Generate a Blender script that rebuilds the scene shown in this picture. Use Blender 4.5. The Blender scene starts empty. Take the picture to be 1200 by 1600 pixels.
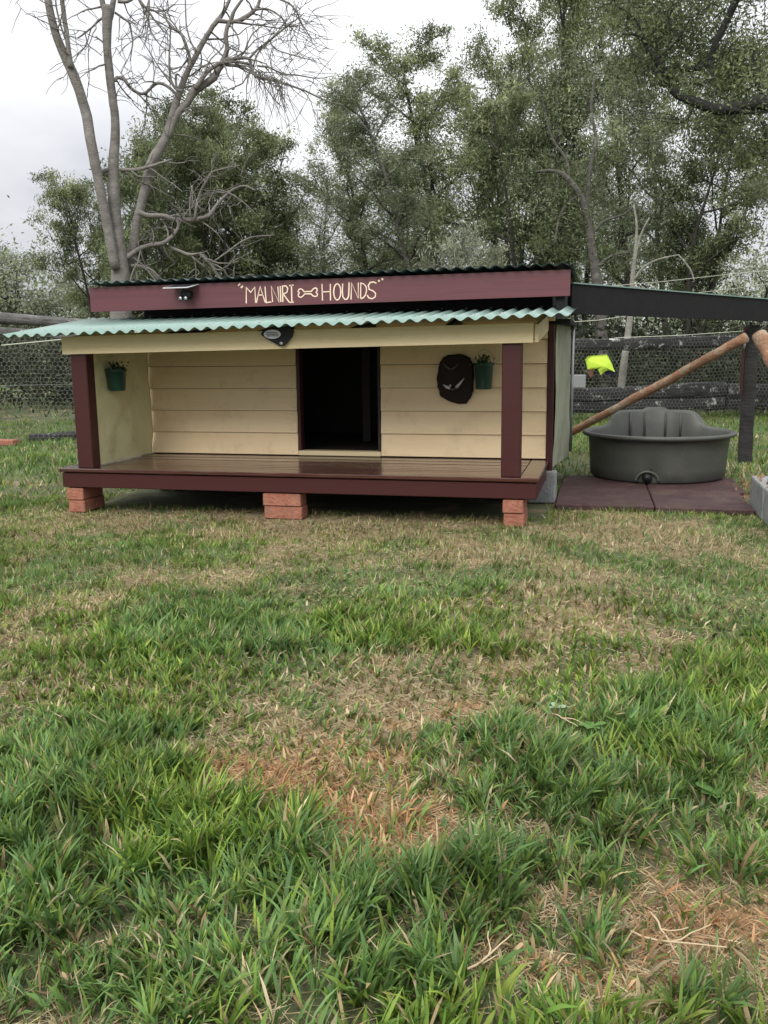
import bpy, bmesh, math, random
import numpy as np
from mathutils import Vector, Matrix

S = bpy.context.scene
C = S.collection
rnd = random.Random(7)
R = math.radians

# ------------------------------------------------------------------ camera
CAM = np.array([3.2209, -4.8389, 0.9686]); YAW, PITCH, ROLL, FPX = 0.24262, 0.17953, -0.01261, 1410.93
_fw = np.array([-math.sin(YAW), math.cos(YAW), 0]); _rt = np.array([math.cos(YAW), math.sin(YAW), 0]); _up = np.array([0, 0, 1.])
_f2 = _fw*math.cos(PITCH)-_up*math.sin(PITCH); _u2 = _up*math.cos(PITCH)+_fw*math.sin(PITCH)
_c, _s = math.cos(ROLL), math.sin(ROLL)
cd = bpy.data.cameras.new('camera'); cam = bpy.data.objects.new('camera', cd); C.objects.link(cam); S.camera = cam
cd.sensor_fit = 'VERTICAL'; cd.sensor_height = 24; cd.sensor_width = 18; cd.lens = FPX/1600*24
cd.clip_start = 0.02; cd.clip_end = 2000
rv = _c*_rt+_s*_u2; uv = -_s*_rt+_c*_u2
M4 = Matrix(((rv[0], uv[0], -_f2[0], CAM[0]), (rv[1], uv[1], -_f2[1], CAM[1]), (rv[2], uv[2], -_f2[2], CAM[2]), (0, 0, 0, 1)))
cam.matrix_world = M4

# ------------------------------------------------------------------ world, sun, exposure
w = bpy.data.worlds.new('World'); S.world = w; w.use_nodes = True
nt = w.node_tree; N = nt.nodes; L = nt.links
for n in list(N): N.remove(n)
SUN_EL, SUN_AZ = 38, 192
sky = N.new('ShaderNodeTexSky'); sky.sky_type = 'NISHITA'; sky.sun_disc = False
sky.sun_elevation = R(SUN_EL); sky.sun_rotation = R(SUN_AZ)
skb = N.new('ShaderNodeVectorMath'); skb.operation = 'SCALE'; skb.inputs[3].default_value = 0.10
L.new(sky.outputs[0], skb.inputs[0])
tc = N.new('ShaderNodeTexCoord'); mp = N.new('ShaderNodeMapping'); mp.inputs['Scale'].default_value = (1, 1, 2.6)
L.new(tc.outputs['Generated'], mp.inputs[0])
nz = N.new('ShaderNodeTexNoise'); nz.inputs['Scale'].default_value = 1.7; nz.inputs['Detail'].default_value = 5; nz.inputs['Roughness'].default_value = .55
L.new(mp.outputs[0], nz.inputs[0])
cr = N.new('ShaderNodeValToRGB'); e = cr.color_ramp.elements
e[0].position = .38; e[0].color = (.36, .365, .41, 1); e[1].position = .68; e[1].color = (.78, .785, .80, 1)
L.new(nz.outputs[0], cr.inputs[0])
sx = N.new('ShaderNodeSeparateXYZ'); L.new(tc.outputs['Generated'], sx.inputs[0])
mr = N.new('ShaderNodeMapRange'); mr.inputs[1].default_value = 0.16; mr.inputs[2].default_value = .75; mr.inputs[3].default_value = 0.0; mr.inputs[4].default_value = 1.0
L.new(sx.outputs[2], mr.inputs[0])
up_mix = N.new('ShaderNodeMixRGB'); up_mix.inputs[2].default_value = (1.75, 1.76, 1.78, 1)
L.new(mr.outputs[0], up_mix.inputs[0]); L.new(cr.outputs[0], up_mix.inputs[1])
mx = N.new('ShaderNodeMixRGB'); mx.inputs[0].default_value = .93
L.new(skb.outputs[0], mx.inputs[1]); L.new(up_mix.outputs[0], mx.inputs[2])
bg = N.new('ShaderNodeBackground'); bg.inputs[1].default_value = 1.0
L.new(mx.outputs[0], bg.inputs[0])
wo = N.new('ShaderNodeOutputWorld'); L.new(bg.outputs[0], wo.inputs[0])
sd = bpy.data.lights.new('sun', 'SUN'); sun = bpy.data.objects.new('sun', sd); C.objects.link(sun)
sd.energy = 1.6; sd.angle = R(26); sd.color = (1, .97, .92)
az = R(SUN_AZ); dv = Vector((math.sin(az)*math.cos(R(SUN_EL)), math.cos(az)*math.cos(R(SUN_EL)), math.sin(R(SUN_EL))))
sun.rotation_euler = dv.to_track_quat('Z', 'Y').to_euler()
sun.location = (0, -3, 20)
S.view_settings.view_transform = 'Standard'; S.view_settings.look = 'None'; S.view_settings.gamma = 1
S.view_settings.exposure = 0.42; S.view_settings.use_curve_mapping = False

def ray(px, py):
    a, b = px-600, 800-py
    return _f2+_rt*(_c*a-_s*b)/FPX+_u2*(_s*a+_c*b)/FPX
def G(px, py, z=0.0):           # where a line of sight meets the ground
    d = ray(px, py); return CAM+d*(z-CAM[2])/d[2]
def at(px, py, h):              # a point at horizontal distance h
    d = ray(px, py); return CAM+d*h/math.hypot(d[0], d[1])

# ------------------------------------------------------------------ materials
def mat(name, col, rough=.6, noise=None, bump=None, spec=.5, metal=0, col2=None, stretch=(1, 1, 1), coat=0, rough2=None, sheen=0, trans=0):
    """noise=(scale, lo, hi) mixes col->col2; bump=(scale, strength)"""
    m = bpy.data.materials.new(name); m.use_nodes = True
    nt = m.node_tree; N = nt.nodes; L = nt.links; b = N['Principled BSDF']
    b.inputs['Base Color'].default_value = (*col, 1); b.inputs['Roughness'].default_value = rough
    b.inputs['Metallic'].default_value = metal; b.inputs['Specular IOR Level'].default_value = spec
    b.inputs['Coat Weight'].default_value = coat; b.inputs['Coat Roughness'].default_value = .12
    t = N.new('ShaderNodeTexCoord'); mp = N.new('ShaderNodeMapping'); mp.inputs['Scale'].default_value = stretch
    L.new(t.outputs['Object'], mp.inputs[0])
    if noise:
        n = N.new('ShaderNodeTexNoise'); n.inputs['Scale'].default_value = noise[0]; n.inputs['Detail'].default_value = 8; n.inputs['Roughness'].default_value = .62
        L.new(mp.outputs[0], n.inputs[0])
        c = N.new('ShaderNodeValToRGB'); c.color_ramp.elements[0].position = noise[1]; c.color_ramp.elements[1].position = noise[2]
        c.color_ramp.elements[0].color = (*col, 1); c.color_ramp.elements[1].color = (*(col2 or tuple(x*.6 for x in col)), 1)
        L.new(n.outputs[0], c.inputs[0]); L.new(c.outputs[0], b.inputs['Base Color'])
        if rough2 is not None:
            r = N.new('ShaderNodeMapRange'); r.inputs[1].default_value = noise[1]; r.inputs[2].default_value = noise[2]
            r.inputs[3].default_value = rough; r.inputs[4].default_value = rough2
            L.new(n.outputs[0], r.inputs[0]); L.new(r.outputs[0], b.inputs['Roughness'])
    if bump:
        n2 = N.new('ShaderNodeTexNoise'); n2.inputs['Scale'].default_value = bump[0]; n2.inputs['Detail'].default_value = 6
        L.new(mp.outputs[0], n2.inputs[0])
        bp = N.new('ShaderNodeBump'); bp.inputs['Strength'].default_value = bump[1]; bp.inputs['Distance'].default_value = .01
        L.new(n2.outputs[0], bp.inputs['Height']); L.new(bp.outputs[0], b.inputs['Normal'])
    return m
def dirt(m, col, scale=3, lo=.5, hi=.75, amt=.6):
    """a second layer of weathering patches over whatever the material has"""
    nt = m.node_tree; N = nt.nodes; L = nt.links; b = N['Principled BSDF']
    src = b.inputs['Base Color'].links[0].from_socket if b.inputs['Base Color'].links else None
    t = N.new('ShaderNodeTexCoord'); n = N.new('ShaderNodeTexNoise'); n.inputs['Scale'].default_value = scale; n.inputs['Detail'].default_value = 9; n.inputs['Roughness'].default_value = .7
    L.new(t.outputs['Object'], n.inputs[0])
    r = N.new('ShaderNodeMapRange'); r.inputs[1].default_value = lo; r.inputs[2].default_value = hi; r.inputs[4].default_value = amt
    L.new(n.outputs[0], r.inputs[0])
    mx = N.new('ShaderNodeMixRGB'); mx.inputs[2].default_value = (*col, 1)
    if src: L.new(src, mx.inputs[1])
    else: mx.inputs[1].default_value = b.inputs['Base Color'].default_value
    L.new(r.outputs[0], mx.inputs[0]); L.new(mx.outputs[0], b.inputs['Base Color'])
    return m
M = {}
M['maroon'] = dirt(mat('maroon_gloss_paint', (.054, .015, .014), .36, (14, .35, .7), (40, .05), col2=(.045, .012, .012), stretch=(.25, 3, 3), rough2=.5, spec=.3), (.12, .07, .055), 7, .6, .9, .35)
M['deck'] = dirt(mat('maroon_wet_decking', (.070, .025, .020), .10, (9, .35, .7), (60, .15), col2=(.045, .016, .014), stretch=(.15, 2, 2), rough2=.30, coat=.3), (.13, .08, .05), 5, .55, .85, .4)
M['mauve'] = dirt(mat('sky_sheen_maroon_fascia_paint', (.135, .046, .053), .42, (10, .3, .7), (45, .07), col2=(.100, .033, .040), spec=.4, stretch=(.12, 3, 3), rough2=.5), (.09, .035, .045), 6, .5, .8, .5)  # maroon made lighter and pinker; the sky's sheen is put into the colour
M['cream'] = dirt(mat('cream_weatherboard_paint', (.80, .63, .385), .5, (8, .3, .7), (60, .10), col2=(.74, .56, .33), stretch=(.2, 2, 2)), (.40, .27, .14), 5, .52, .85, .6)
M['cream_beam'] = dirt(mat('cream_beam_paint', (.66, .56, .34), .45, (8, .3, .7), (45, .18), col2=(.58, .46, .26), stretch=(.15, 3, 3)), (.40, .26, .12), 5, .58, .85, .5)
M['green_iron'] = dirt(mat('green_corrugated_iron', (.20, .31, .27), .28, (5, .3, .7), (90, .05), col2=(.15, .24, .21), rough2=.42), (.34, .38, .34), 5, .48, .75, .6)
M['dark_iron'] = dirt(mat('dark_corrugated_iron', (.035, .06, .055), .5, (7, .3, .7), None, col2=(.02, .03, .03)), (.2, .2, .18), 9, .55, .8, .5)
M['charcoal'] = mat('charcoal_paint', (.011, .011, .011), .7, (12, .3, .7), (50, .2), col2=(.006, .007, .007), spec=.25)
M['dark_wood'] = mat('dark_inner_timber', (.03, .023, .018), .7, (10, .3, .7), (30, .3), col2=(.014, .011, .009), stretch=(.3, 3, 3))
M['canvas'] = dirt(mat('olive_yellow_canvas', (.76, .71, .42), .8, (6, .3, .7), (10, .6), col2=(.66, .62, .34)), (.22, .20, .10), 4, .52, .8, .6)
M['canvas_grey'] = dirt(mat('grey_green_canvas', (.30, .31, .215), .8, (5, .3, .7), (14, .5), col2=(.22, .24, .165), stretch=(2, 2, .5)), (.07, .08, .06), 5, .5, .8, .6)
M['brick'] = dirt(mat('salmon_red_brick', (.37, .155, .10), .9, (26, .3, .7), (70, .9), col2=(.25, .09, .055)), (.20, .13, .09), 9, .48, .75, .6)
M['concrete'] = dirt(mat('grey_concrete_block', (.26, .27, .27), .9, (22, .3, .7), (60, .7), col2=(.17, .175, .17)), (.10, .11, .08), 5, .5, .8, .6)
M['paver'] = dirt(mat('dark_maroon_paver', (.062, .028, .027), .55, (12, .3, .7), (80, .9), col2=(.038, .019, .020), rough2=.8, spec=.35), (.13, .09, .06), 4, .5, .75, .6)
M['tub'] = dirt(mat('grey_green_moulded_plastic', (.062, .065, .055), .45, (5, .3, .7), (90, .12), col2=(.045, .048, .041), rough2=.55), (.10, .10, .075), 6, .5, .8, .5)
M['black_plastic'] = mat('black_plastic', (.010, .010, .011), .4, spec=.25)
M['green_plastic'] = dirt(mat('dark_green_plastic', (.010, .055, .038), .4), (.02, .045, .04), 9, .5, .8, .6)
M['silver'] = mat('silver_plate', (.6, .6, .62), .4, (40, .3, .7), None, col2=(.4, .4, .42), metal=.6)
M['ink'] = mat('dark_engraving', (.08, .08, .09), .6)
M['panel_glass'] = mat('dark_glossy_solar_glass', (.10, .10, .12), .08, coat=1)  # even dark base under a clear glossy coat
M['panel_frame'] = mat('white_panel_edge', (.55, .56, .55), .4)
M['letters'] = dirt(mat('cream_pink_hand_painted_lettering', (.80, .62, .48), .6), (.75, .66, .40), 20, .45, .7, .6)
M['galv'] = mat('galvanised_steel', (.42, .43, .43), .45, (30, .3, .7), None, col2=(.28, .29, .29), metal=.5)
M['wire'] = mat('old_galvanised_wire', (.21, .21, .20), .6, metal=.2)
M['hessian'] = mat('pale_wire', (.55, .55, .45), .6)
M['hivis'] = mat('fluorescent_yellow_cloth', (.60, .82, .08), .85, (20, .3, .7), (25, .6), col2=(.48, .70, .06))
M['navy'] = mat('navy_cloth', (.02, .02, .06), .85)
M['grey_box'] = mat('grey_enamel_box', (.22, .23, .23), .5)
M['rust'] = mat('rusty_brown_metal', (.16, .07, .04), .8, (25, .3, .7), (40, .4))
def lichen_mat(name, c1, c2, c3, lo=.52, hi=.62, sc=9, up=True):
    m = mat(name, c1, .9, (7, .3, .7), (28, 1.0), col2=c2, stretch=(.4, 2, 2))
    nt = m.node_tree; N = nt.nodes; L = nt.links; b = N['Principled BSDF']
    src = b.inputs['Base Color'].links[0].from_socket
    t = N.new('ShaderNodeTexCoord'); n = N.new('ShaderNodeTexNoise'); n.inputs['Scale'].default_value = sc; n.inputs['Detail'].default_value = 10; n.inputs['Roughness'].default_value = .8
    L.new(t.outputs['Object'], n.inputs[0])
    r = N.new('ShaderNodeMapRange'); r.inputs[1].default_value = lo; r.inputs[2].default_value = hi
    L.new(n.outputs[0], r.inputs[0])
    mx = N.new('ShaderNodeMixRGB'); mx.inputs[2].default_value = (*c3, 1); L.new(src, mx.inputs[1]); L.new(r.outputs[0], mx.inputs[0]); L.new(mx.outputs[0], b.inputs['Base Color'])
    return m
M['slab'] = lichen_mat('dark_rail_bark_with_lichen', (.035, .034, .032), (.018, .018, .018), (.50, .50, .46), .56, .63, 8)
M['grey_slab'] = lichen_mat('silver_grey_weathered_slab', (.15, .145, .14), (.07, .068, .066), (.30, .29, .28), .55, .7, 6)
M['post_dark'] = lichen_mat('blackened_timber_post', (.030, .028, .026), (.014, .014, .013), (.12, .12, .10), .6, .75, 8)
M['pole'] = lichen_mat('orange_brown_debarked_pole', (.30, .13, .065), (.17, .105, .065), (.30, .24, .17), .48, .60, 8)
M['dead_bark'] = lichen_mat('silver_grey_dead_bark', (.215, .20, .18), (.115, .105, .095), (.30, .285, .26), .55, .7, 5)
M['bark'] = lichen_mat('dark_rough_bark', (.052, .045, .038), (.028, .025, .022), (.12, .11, .095), .56, .7, 4)
M['bark_grey'] = lichen_mat('mid_grey_bark', (.13, .12, .105), (.06, .055, .05), (.24, .23, .20), .55, .68, 4)
M['bark_pale'] = lichen_mat('pale_smooth_bark', (.33, .32, .27), (.19, .18, .15), (.42, .41, .37), .5, .7, 4)
M['soil'] = mat('red_brown_mulch', (.17, .085, .05), .95, (40, .3, .7), (50, 1.0), col2=(.08, .045, .03))

def leaf_mat(name, rough=.55, trans=.25, tint=(1, 1, 1)):
    m = bpy.data.materials.new(name); m.use_nodes = True
    nt = m.node_tree; N = nt.nodes; L = nt.links; b = N['Principled BSDF']
    a = N.new('ShaderNodeAttribute'); a.attribute_name = 'Col'
    mu = N.new('ShaderNodeMixRGB'); mu.blend_type = 'MULTIPLY'; mu.inputs[0].default_value = 1; mu.inputs[2].default_value = (*tint, 1)
    L.new(a.outputs['Color'], mu.inputs[1]); L.new(mu.outputs[0], b.inputs['Base Color'])
    b.inputs['Roughness'].default_value = rough; b.inputs['Specular IOR Level'].default_value = .2
    tr = N.new('ShaderNodeBsdfTranslucent'); L.new(mu.outputs[0], tr.inputs[0])
    ms = N.new('ShaderNodeMixShader'); ms.inputs[0].default_value = trans
    L.new(b.outputs[0], ms.inputs[1]); L.new(tr.outputs[0], ms.inputs[2]); L.new(ms.outputs[0], N['Material Output'].inputs[0])
    return m
M['leaf'] = leaf_mat('gum_leaves', .55, .35)
M['grass'] = leaf_mat('grass_blades', .45, .32)
M['straw'] = leaf_mat('dry_straw', .75, .15)

# ------------------------------------------------------------------ object helpers
def tag(o, label=None, cat=None, group=None, kind=None):
    if label: o['label'] = label
    if cat: o['category'] = cat
    if group: o['group'] = group
    if kind: o['kind'] = kind
    return o
def empty(name, loc=(0, 0, 0), rz=0):
    o = bpy.data.objects.new(name, None); o.empty_display_size = .1; C.objects.link(o); o.location = loc; o.rotation_euler = (0, 0, rz); return o
class MB:
    def __init__(s): s.v = []; s.f = []; s.sm = []
    def add(s, vs, fs, smooth=False):
        k = len(s.v); s.v += [tuple(map(float, v)) for v in vs]; s.f += [tuple(i+k for i in f) for f in fs]; s.sm += [smooth]*len(fs); return s
    def box(s, x0, x1, y0, y1, z0, z1, c=.003):
        """box with small chamfers"""
        c = min(c, (x1-x0)*.3, (y1-y0)*.3, (z1-z0)*.3)
        bm = bmesh.new(); bmesh.ops.create_cube(bm, size=1)
        for v in bm.verts: v.co = Vector(((x0+x1)/2+v.co.x*(x1-x0), (y0+y1)/2+v.co.y*(y1-y0), (z0+z1)/2+v.co.z*(z1-z0)))
        if c > 0: bmesh.ops.bevel(bm, geom=bm.edges[:], offset=c, segments=1, affect='EDGES')
        bm.verts.ensure_lookup_table(); bm.verts.index_update()
        s.add([v.co for v in bm.verts], [[v.index for v in f.verts] for f in bm.faces]); bm.free(); return s
    def prism(s, pts, axis, a, b):
        """polygon pts extruded along axis (0,1,2) from a to b"""
        n = len(pts)
        def mk(p, t):
            q = list(p); q.insert(axis, t); return q
        s.add([mk(p, a) for p in pts]+[mk(p, b) for p in pts], [tuple(range(n))[::-1], tuple(range(n, 2*n))]+[(i, (i+1) % n, n+(i+1) % n, n+i) for i in range(n)]); return s
    def tube(s, pts, rad, n=8, cap=True, smooth=True):
        pts = [np.array(p, float) for p in pts]; rad = rad if hasattr(rad, '__len__') else [rad]*len(pts)
        ref = np.array([0.31, .2, .93]); rings = []; prev = None
        for i, p in enumerate(pts):
            t = pts[min(i+1, len(pts)-1)]-pts[max(i-1, 0)]; t = t/(np.linalg.norm(t)+1e-9)
            if prev is None:
                a = np.cross(t, ref); 
                if np.linalg.norm(a) < .1: a = np.cross(t, [1, 0, 0])
            else: a = prev-t*np.dot(prev, t)
            a = a/(np.linalg.norm(a)+1e-9); prev = a; b = np.cross(t, a)
            rings.append([p+rad[i]*(math.cos(2*math.pi*k/n)*a+math.sin(2*math.pi*k/n)*b) for k in range(n)])
        vs = [v for r in rings for v in r]; fs = []
        for i in range(len(pts)-1):
            for k in range(n):
                fs.append((i*n+k, i*n+(k+1) % n, (i+1)*n+(k+1) % n, (i+1)*n+k))
        if cap: fs += [tuple(range(n))[::-1], tuple((len(pts)-1)*n+k for k in range(n))]
        s.add(vs, fs, smooth); return s
    def lathe(s, prof, cx, cy, n=48, sx=1, sy=1):
        vs = []; fs = []
        for r, z in prof:
            for k in range(n): vs.append((cx+sx*r*math.cos(2*math.pi*k/n), cy+sy*r*math.sin(2*math.pi*k/n), z))
        for i in range(len(prof)-1):
            for k in range(n): fs.append((i*n+k, i*n+(k+1) % n, (i+1)*n+(k+1) % n, (i+1)*n+k))
        s.add(vs, fs, True); return s
    def build(s, name, m, parent=None, label=None):
        me = bpy.data.meshes.new(name); me.from_pydata(s.v, [], s.f); me.polygons.foreach_set('use_smooth', s.sm)
        me.materials.append(m); me.update()
        o = bpy.data.objects.new(name, me); C.objects.link(o)
        if parent: 
            o.parent = parent
            root = parent
            while root.parent: root = root.parent
            # coordinates were given in the world: bake them into the thing's own space
            me.transform(Matrix.LocRotScale(root.location, root.rotation_euler, None).inverted())
        if label: o['label'] = label
        return o
def npmesh(name, verts, faces, m, cols=None, parent=None, smooth=False):
    """verts (n,3), faces = list of (k, m) index arrays"""
    me = bpy.data.meshes.new(name); me.vertices.add(len(verts)); me.vertices.foreach_set('co', np.asarray(verts, np.float32).ravel())
    tot = sum(f.size for f in faces); nf = sum(len(f) for f in faces)
    me.loops.add(tot); me.polygons.add(nf)
    me.loops.foreach_set('vertex_index', np.concatenate([f.ravel() for f in faces]).astype(np.int32))
    lt = np.concatenate([np.full(len(f), f.shape[1]) for f in faces]); st = np.concatenate([[0], np.cumsum(lt)[:-1]])
    me.polygons.foreach_set('loop_start', st.astype(np.int32))
    if smooth: me.polygons.foreach_set('use_smooth', np.ones(nf, bool))
    if cols is not None:
        at_ = me.attributes.new('Col', 'FLOAT_COLOR', 'POINT')
        at_.data.foreach_set('color', np.concatenate([cols, np.ones((len(cols), 1))], 1).astype(np.float32).ravel())
    me.materials.append(m); me.update(calc_edges=True)
    o = bpy.data.objects.new(name, me); C.objects.link(o)
    if parent: o.parent = parent
    return o

# ------------------------------------------------------------------ ground cover maps
_g = np.random.default_rng(11)
_tab = _g.random((256, 256))
def vnoise(x, y):
    xi = np.floor(x).astype(int); yi = np.floor(y).astype(int); fx = x-xi; fy = y-yi
    fx = fx*fx*(3-2*fx); fy = fy*fy*(3-2*fy)
    g = lambda i, j: _tab[(i) & 255, (j) & 255]
    return (g(xi, yi)*(1-fx)+g(xi+1, yi)*fx)*(1-fy)+(g(xi, yi+1)*(1-fx)+g(xi+1, yi+1)*fx)*fy
def fbm(x, y, sc, oc=4):
    v = 0; a = .5; t = 0
    for k in range(oc):
        v = v+a*vnoise(x*sc+17.3*k, y*sc+5.1*k); t += a; a *= .5; sc *= 2.03
    return v/t
# worn and dry patches seen in the lawn: pixel centre, half sizes in metres, strength, kind (0 straw, 1 orange, 2 dark soil)
DRY = [((450, 1235), .17, .17, 1.3, 1), ((520, 1265), .12, .10, .7, 1), ((340, 1150), .13, .15, 1.3, 2), ((745, 1110), .12, .10, .9, 1), ((620, 1070), .30, .26, .85, 0),
       ((640, 1165), .13, .12, .55, 1), ((560, 1130), .14, .14, .4, 0), ((865, 950), .17, .28, 1.0, 0), ((960, 970), .18, .2, .7, 0), ((1040, 830), .35, .45, 1.0, 0), ((880, 890), .4, .3, .95, 0), ((750, 860), .5, .3, .6, 0),
       ((15, 1000), .2, .35, .9, 2), ((1040, 1010), .22, .28, .8, 2), ((950, 1050), .14, .15, .8, 0), ((600, 815), 1.5, .25, .9, 0), ((250, 815), 1.2, .3, .8, 0), ((1020, 1440), .20, .12, 1.2, 1), ((1100, 1500), .15, .10, 1.1, 0), ((880, 1410), .17, .11, 1.1, 2),
       ((940, 1480), .12, .08, .8, 0), ((60, 1090), .2, .16, .5, 2), ((1130, 935), .3, .25, .7, 0), ((330, 895), .35, .3, .5, 0), ((160, 935), .3, .3, .5, 0), ((500, 870), .5, .3, .3, 0), ((760, 1265), .10, .06, .9, 2), ((280, 1080), .1, .1, .7, 2),
       ((100, 1340), .10, .06, .6, 2), ((430, 1330), .14, .07, .5, 2), ((700, 1400), .12, .06, .6, 2), ((560, 1480), .1, .05, .5, 2), ((1130, 1290), .12, .1, .7, 2), ((300, 1500), .08, .05, .5, 2), ((850, 1560), .1, .05, .7, 0), ((60, 1560), .1, .04, .6, 0)]
LUSH = [((230, 1330), .5, .30, 1.0), ((60, 1250), .3, .3, .7), ((480, 1420), .4, .2, .6), ((1120, 1050), .25, .35, .9), ((1100, 990), .2, .25, .7), ((900, 1200), .3, .25, .6), ((690, 1000), .3, .25, .35), ((640, 1330), .3, .15, .6), ((300, 1010), .5, .3, .35),
        ((530, 985), .22, .12, .8), ((230, 930), .14, .1, .9), ((690, 835), .15, .10, .8), ((1130, 1200), .3, .25, .6), ((60, 720), 1.2, .6, .3), ((730, 890), .2, .1, .5), ((430, 1000), .3, .12, .4), ((130, 870), .2, .1, .5), ((800, 1520), .3, .15, .2)]
def cover(x, y):
    """returns dry (0-1), orange, soil, lush"""
    wx = x+(fbm(x, y, 3.3)-.5)*.75; wy = y+(fbm(x+9, y+4, 3.3)-.5)*.75
    dry = -.03+(fbm(x, y, 1.9, 5)-.50)*1.2+(fbm(x+40, y, 7, 3)-.5)*1.9
    org = np.zeros_like(x); soil = np.zeros_like(x); lush = .25+(fbm(x+3, y+31, 1.7, 4)-.5)*1.2+(fbm(x+3, y+71, 6, 3)-.5)*1.1
    for (c, sx_, sy_, s_, k) in DRY:
        p = G(*c); g = s_*np.exp(-(((wx-p[0])/sx_)**2+((wy-p[1])/sy_)**2)*1.1)
        dry = dry+g*(.5+1.15*fbm(x+s_*3, y+2, 9, 3)); lush = lush-g*1.0
        if k == 1: org = org+g*.62
        if k == 2: soil = soil+g
    for (c, sx_, sy_, s_) in LUSH:
        p = G(*c); g = s_*np.exp(-(((wx-p[0])/sx_)**2+((wy-p[1])/sy_)**2)); lush = lush+g*.75; dry = dry-g*.6
    # worn strip by the kennel
    strip = np.exp(-((y+.15)/.55)**2)*(x > -.3)*(x < 4.3)
    dry = dry+.55*strip*(-.1+1.5*fbm(x+2, y+8, 3.2, 3)); lush = lush-.3*strip
    lush = lush+.45*np.exp(-((y+.03)/.05)**2)*(x > -.2)*(x < 3.0)*(fbm(x, y, 8, 2) > .45)
    return np.clip(dry, 0, 1), np.clip(org, 0, 1), np.clip(soil, 0, 1), np.clip(lush, 0, 1)
def height(x, y):
    h = (fbm(x, y, .9, 3)-.5)*.05+(fbm(x+7, y+3, 5, 3)-.5)*.035
    fade = np.clip((np.hypot(np.maximum(0, np.maximum(-x-.1, x-4.3)), np.maximum(0, np.maximum(-y-.1, y-2.8))))/.6, 0, 1)
    near = np.clip((12-np.hypot(x-2, y))/6, 0, 1)
    return h*(.22+.78*fade)*near-.004+np.where(y > 6, 0, 0)
# ------------------------------------------------------------------ ground sheet
def ground():
    gx = np.concatenate([-np.geomspace(600, 7.6, 26), np.arange(-7, 10.01, .07), np.geomspace(10.6, 600, 26)])
    gy = np.concatenate([-np.geomspace(300, 6.6, 16), np.arange(-6, 11.01, .07), np.geomspace(11.6, 900, 28)])
    X, Y = np.meshgrid(gx, gy); Z = height(X, Y)
    n, m_ = X.shape
    v = np.stack([X.ravel(), Y.ravel(), Z.ravel()], 1)
    i = (np.arange(n-1)[:, None]*m_+np.arange(m_-1)[None]).ravel()
    f = np.stack([i, i+1, i+1+m_, i+m_], 1)
    d, o_, s_, l_ = cover(X.ravel(), Y.ravel())
    cols = np.stack([d, np.clip(o_, 0, 1), np.clip(s_, 0, 1)], 1)
    m = bpy.data.materials.new('thatch_and_soil'); m.use_nodes = True; nt = m.node_tree; N = nt.nodes; L = nt.links; b = N['Principled BSDF']
    a = N.new('ShaderNodeAttribute'); a.attribute_name = 'Col'; sp = N.new('ShaderNodeSeparateColor'); L.new(a.outputs['Color'], sp.inputs[0])
    t = N.new('ShaderNodeTexCoord')
    def noise(sc, det=8, ro=.7):
        q = N.new('ShaderNodeTexNoise'); q.inputs['Scale'].default_value = sc; q.inputs['Detail'].default_value = det; q.inputs['Roughness'].default_value = ro; L.new(t.outputs['Object'], q.inputs[0]); return q
    def mix(f, a_, b_):
        q = N.new('ShaderNodeMixRGB')
        for k, x in ((0, f), (1, a_), (2, b_)):
            if isinstance(x, (tuple, float)): q.inputs[k].default_value = (*x, 1) if isinstance(x, tuple) else x
            else: L.new(x, q.inputs[k])
        return q.outputs[0]
    def ramp(x, lo, hi):
        q = N.new('ShaderNodeMapRange'); q.inputs[1].default_value = lo; q.inputs[2].default_value = hi; L.new(x, q.inputs[0]); return q.outputs[0]
    n1 = noise(90); n2 = noise(9); n3 = noise(260, 4)
    green = mix(ramp(n1.outputs[0], .35, .65), (.045, .050, .020), (.12, .14, .055))
    strawc = mix(ramp(n3.outputs[0], .35, .65), (.13, .095, .055), (.36, .28, .165))
    orng = mix(ramp(n3.outputs[0], .35, .65), (.13, .07, .035), (.38, .24, .13))
    soil = mix(ramp(n1.outputs[0], .35, .65), (.05, .034, .024), (.13, .09, .06))
    c = mix(ramp(sp.outputs[0], .15, .75), green, strawc); c = mix(ramp(sp.outputs[1], .3, .9), c, orng); c = mix(ramp(sp.outputs[2], .35, .9), c, soil)
    c = mix(ramp(n2.outputs[0], .6, .8), c, soil)
    L.new(c, b.inputs['Base Color']); b.inputs['Roughness'].default_value = .95
    bp = N.new('ShaderNodeBump'); bp.inputs['Strength'].default_value = .9; bp.inputs['Distance'].default_value = .012; L.new(n1.outputs[0], bp.inputs['Height']); L.new(bp.outputs[0], b.inputs['Normal'])
    tag(npmesh('ground', v, [f], m, cols, smooth=True), kind='structure')
ground()

# ------------------------------------------------------------------ the kennel
# measured frame: X along the veranda front, Y away from the camera, Z up; deck front-left corner at the origin
W_, P_, ZD = 2.868, .842, .2726
K = empty('dog_kennel', (0, 0, 0))
tag(K, 'low maroon and cream timber dog kennel with a green iron veranda and hand-lettered board', 'kennel')
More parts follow.
